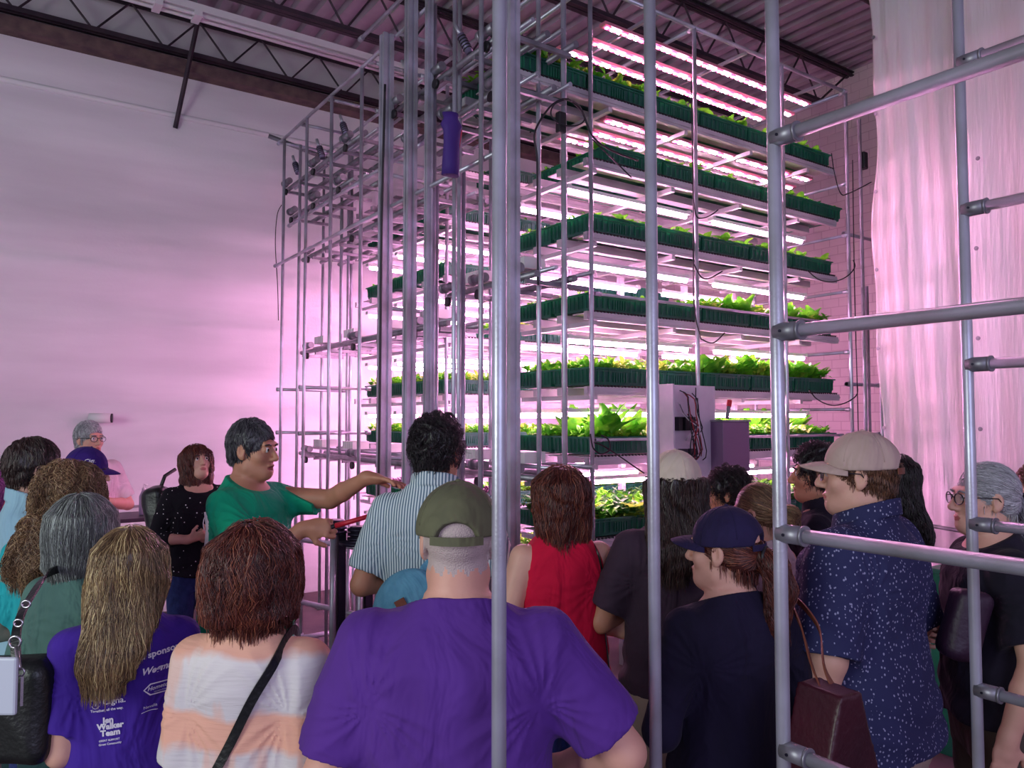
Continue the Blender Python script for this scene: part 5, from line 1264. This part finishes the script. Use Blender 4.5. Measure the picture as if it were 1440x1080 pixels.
# black bag at the left edge with buckles
c=hexpt(K,24,990,1.95); t=empty('shoulder_bag',tuple(c)); tag(t,'black leather shoulder bag with silver buckles and clip at the left edge','bag')
blob([(xf(rbox((0,0,0),(.12,.055,.13),.04),Mr,(0,0,0)),'u',0)],(-.16,-.16,-.16),(.16,.16,.16),.006,'bag_body',BLKL,t,wob(6,.006,18))
K=P['greybob']; strap.axis=Vector((K['root'].location.x,K['root'].location.y,0))
P_=[hexpt(K,*q) for q in ((40,960,1.90),(32,905,1.93),(36,868,1.98),(50,838,2.06),(72,806,2.17),(95,796,2.29))]
strap(P_,.022,.003,'strap',BLKL,t); off=t.location
def torus(c,r,rr,ax,name,m,par,e=1.0):
    a,b=ax; pts=[tuple(Vector(c)-off+Vector(a)*r*math.cos(q)+Vector(b)*r*e*math.sin(q)) for q in np.linspace(0,2*PI,17)]; MB().tube(pts,rr,8,caps=False).build(name,m,par,smooth=True)
rt_=Vector((RT[0],RT[1],0)); upv=Vector((0,0,1))
torus(hexpt(K,31,898,1.91),.014,.0028,(rt_,upv),'ring',SILVERM,t)
torus(hexpt(K,35,872,1.94),.011,.0025,(rt_,upv),'buckle',SILVERM,t,.8); torus(hexpt(K,45,846,2.0),.011,.0025,(rt_,upv),'buckle',SILVERM,t,.8)
a=hexpt(K,33,905,1.87)-off; b=hexpt(K,39,935,1.83)-off; MB().tube([tuple(a),tuple(b)],.005,8).build('clip',SILVERM,t,smooth=True)
torus(hexpt(K,40,939,1.82),.009,.0022,(rt_,upv),'key_ring',SILVERM,t)
a=hexpt(K,41,945,1.82)-off; b=hexpt(K,44,985,1.82)-off; MB().box(tuple((a+b)/2),(.006,.003,(a-b).length)).build('key',SILVERM,t)
t=MB().box((0,0,0),(.10,.012,.13),Matrix.Rotation(YAW-PI/2,3,'Z')).build('phone_case',mat('pale_case',(196,200,214),.4),bevel=.006,loc=tuple(hexpt(K,6,958,1.78))); tag(t,'pale blue-white box-shaped case held in front of the black bag at the left edge','case')
# burgundy tote near the floral shirt
c=hexpt(K,1158,1040,1.80); t=empty('tote_bag',tuple(c)); tag(t,'dark burgundy leather tote hanging between the navy cap and floral shirt persons','bag')
R0=rotm(YAW-PI/2+.5)
def pyr(P):
    q=P@R0; z=q[:,2]; w=.030+.11*np.clip((.13-z)/.36,0,1.2); 
    return np.maximum(np.maximum(np.abs(q[:,0])-w,np.abs(q[:,1])-.055),np.abs(z+.05)-.18)-.006
blob([(Pr(pyr,(0,0,-.05),.4),'u',0)],(-.26,-.26,-.26),(.26,.26,.16),.006,'bag_body',BURG,t)
strap.axis=Vector((P['navycap']['root'].location.x,P['navycap']['root'].location.y,0))
strap([c+Vector(R0@A3((-.02,.0,.125))),hexpt(K,1135,930,1.88),hexpt(K,1122,880,1.98),hexpt(K,1108,848,2.08),hexpt(K,1098,838,2.2)],.016,.002,'handle',BROWNL,t)
strap([c+Vector(R0@A3((.02,0,.125))),hexpt(K,1152,930,1.86),hexpt(K,1146,880,2.0),hexpt(K,1122,846,2.1),hexpt(K,1106,836,2.2)],.016,.002,'handle',BROWNL,t)
# dark bag of ponytail person
c=hexpt(K,1346,872,2.35); t=empty('shoulder_bag',tuple(c)); tag(t,'dark plum shoulder bag carried by the grey ponytail person','bag')
blob([(xf(rbox((0,0,0),(.06,.05,.11),.035,rotm(0,0,.25)),Mr,(0,0,0)),'u',0)],(-.14,-.14,-.16),(.14,.14,.16),.008,'bag_body',mat('plum_leather',(44,20,44),.5,bump=.2),t,wob(7,.005,18))
# backpack of dotted blouse person
c=hexpt(K,228,725,5.05); t=empty('backpack',tuple(c)); tag(t,'black backpack hanging behind the person in the dotted blouse','backpack')
blob([(xf(rbox((0,0,0),(.08,.10,.20),.06,rotm(0,0,-.15)),Mr,(0,0,0)),'u',0)],(-.16,-.16,-.24),(.16,.16,.24),.01,'bag_body',BLKL,t,wob(8,.005,18))
MB().tube([(0,0,.18),(.03,.02,.26),(.10,.05,.30)],.012,8).build('strap',BLKL,t,smooth=True)
# ================================================================== camera, light, view
cam=bpy.data.cameras.new('camera'); co=bpy.data.objects.new('camera',cam); COL.objects.link(co)
cam.sensor_width=36; cam.lens=FPX/1440*36; co.location=(0,0,CAMZ); co.rotation_euler=(math.radians(92.65),0,YAW-PI/2); cam.clip_start=.05
SC.camera=co
w=bpy.data.worlds.new('world'); SC.world=w; w.use_nodes=True; bg=w.node_tree.nodes['Background']
bg.inputs[0].default_value=(.70,.53,.84,1); bg.inputs[1].default_value=.46
def area(name,loc,tgt,size,col,pw,sy=None):
    l=bpy.data.lights.new(name,'AREA'); l.energy=pw; l.color=col; l.size=size
    if sy: l.shape='RECTANGLE'; l.size_y=sy
    o=bpy.data.objects.new(name,l); COL.objects.link(o); o.location=loc
    o.rotation_euler=(Vector(tgt)-Vector(loc)).to_track_quat('-Z','Y').to_euler(); return o
# added fill lamps, unseen: greenish from behind left, bluish from behind right
area('fill_light',(-5.0,1.0,2.6),(0.5,3,1.2),2.6,(.84,1.0,.90),140,2.8)
area('fill_light',(-.5,-3.6,2.8),(2,3,1.4),3.2,(.62,.70,1.0),72,3)
SC.view_settings.view_transform='Standard'; SC.view_settings.look='None'; SC.view_settings.gamma=1; SC.view_settings.exposure=.40
SC.cycles.use_denoising=True; SC.cycles.max_bounces=8; SC.cycles.diffuse_bounces=6; SC.cycles.sample_clamp_indirect=8
SC.cycles.caustics_reflective=False; SC.cycles.caustics_refractive=False
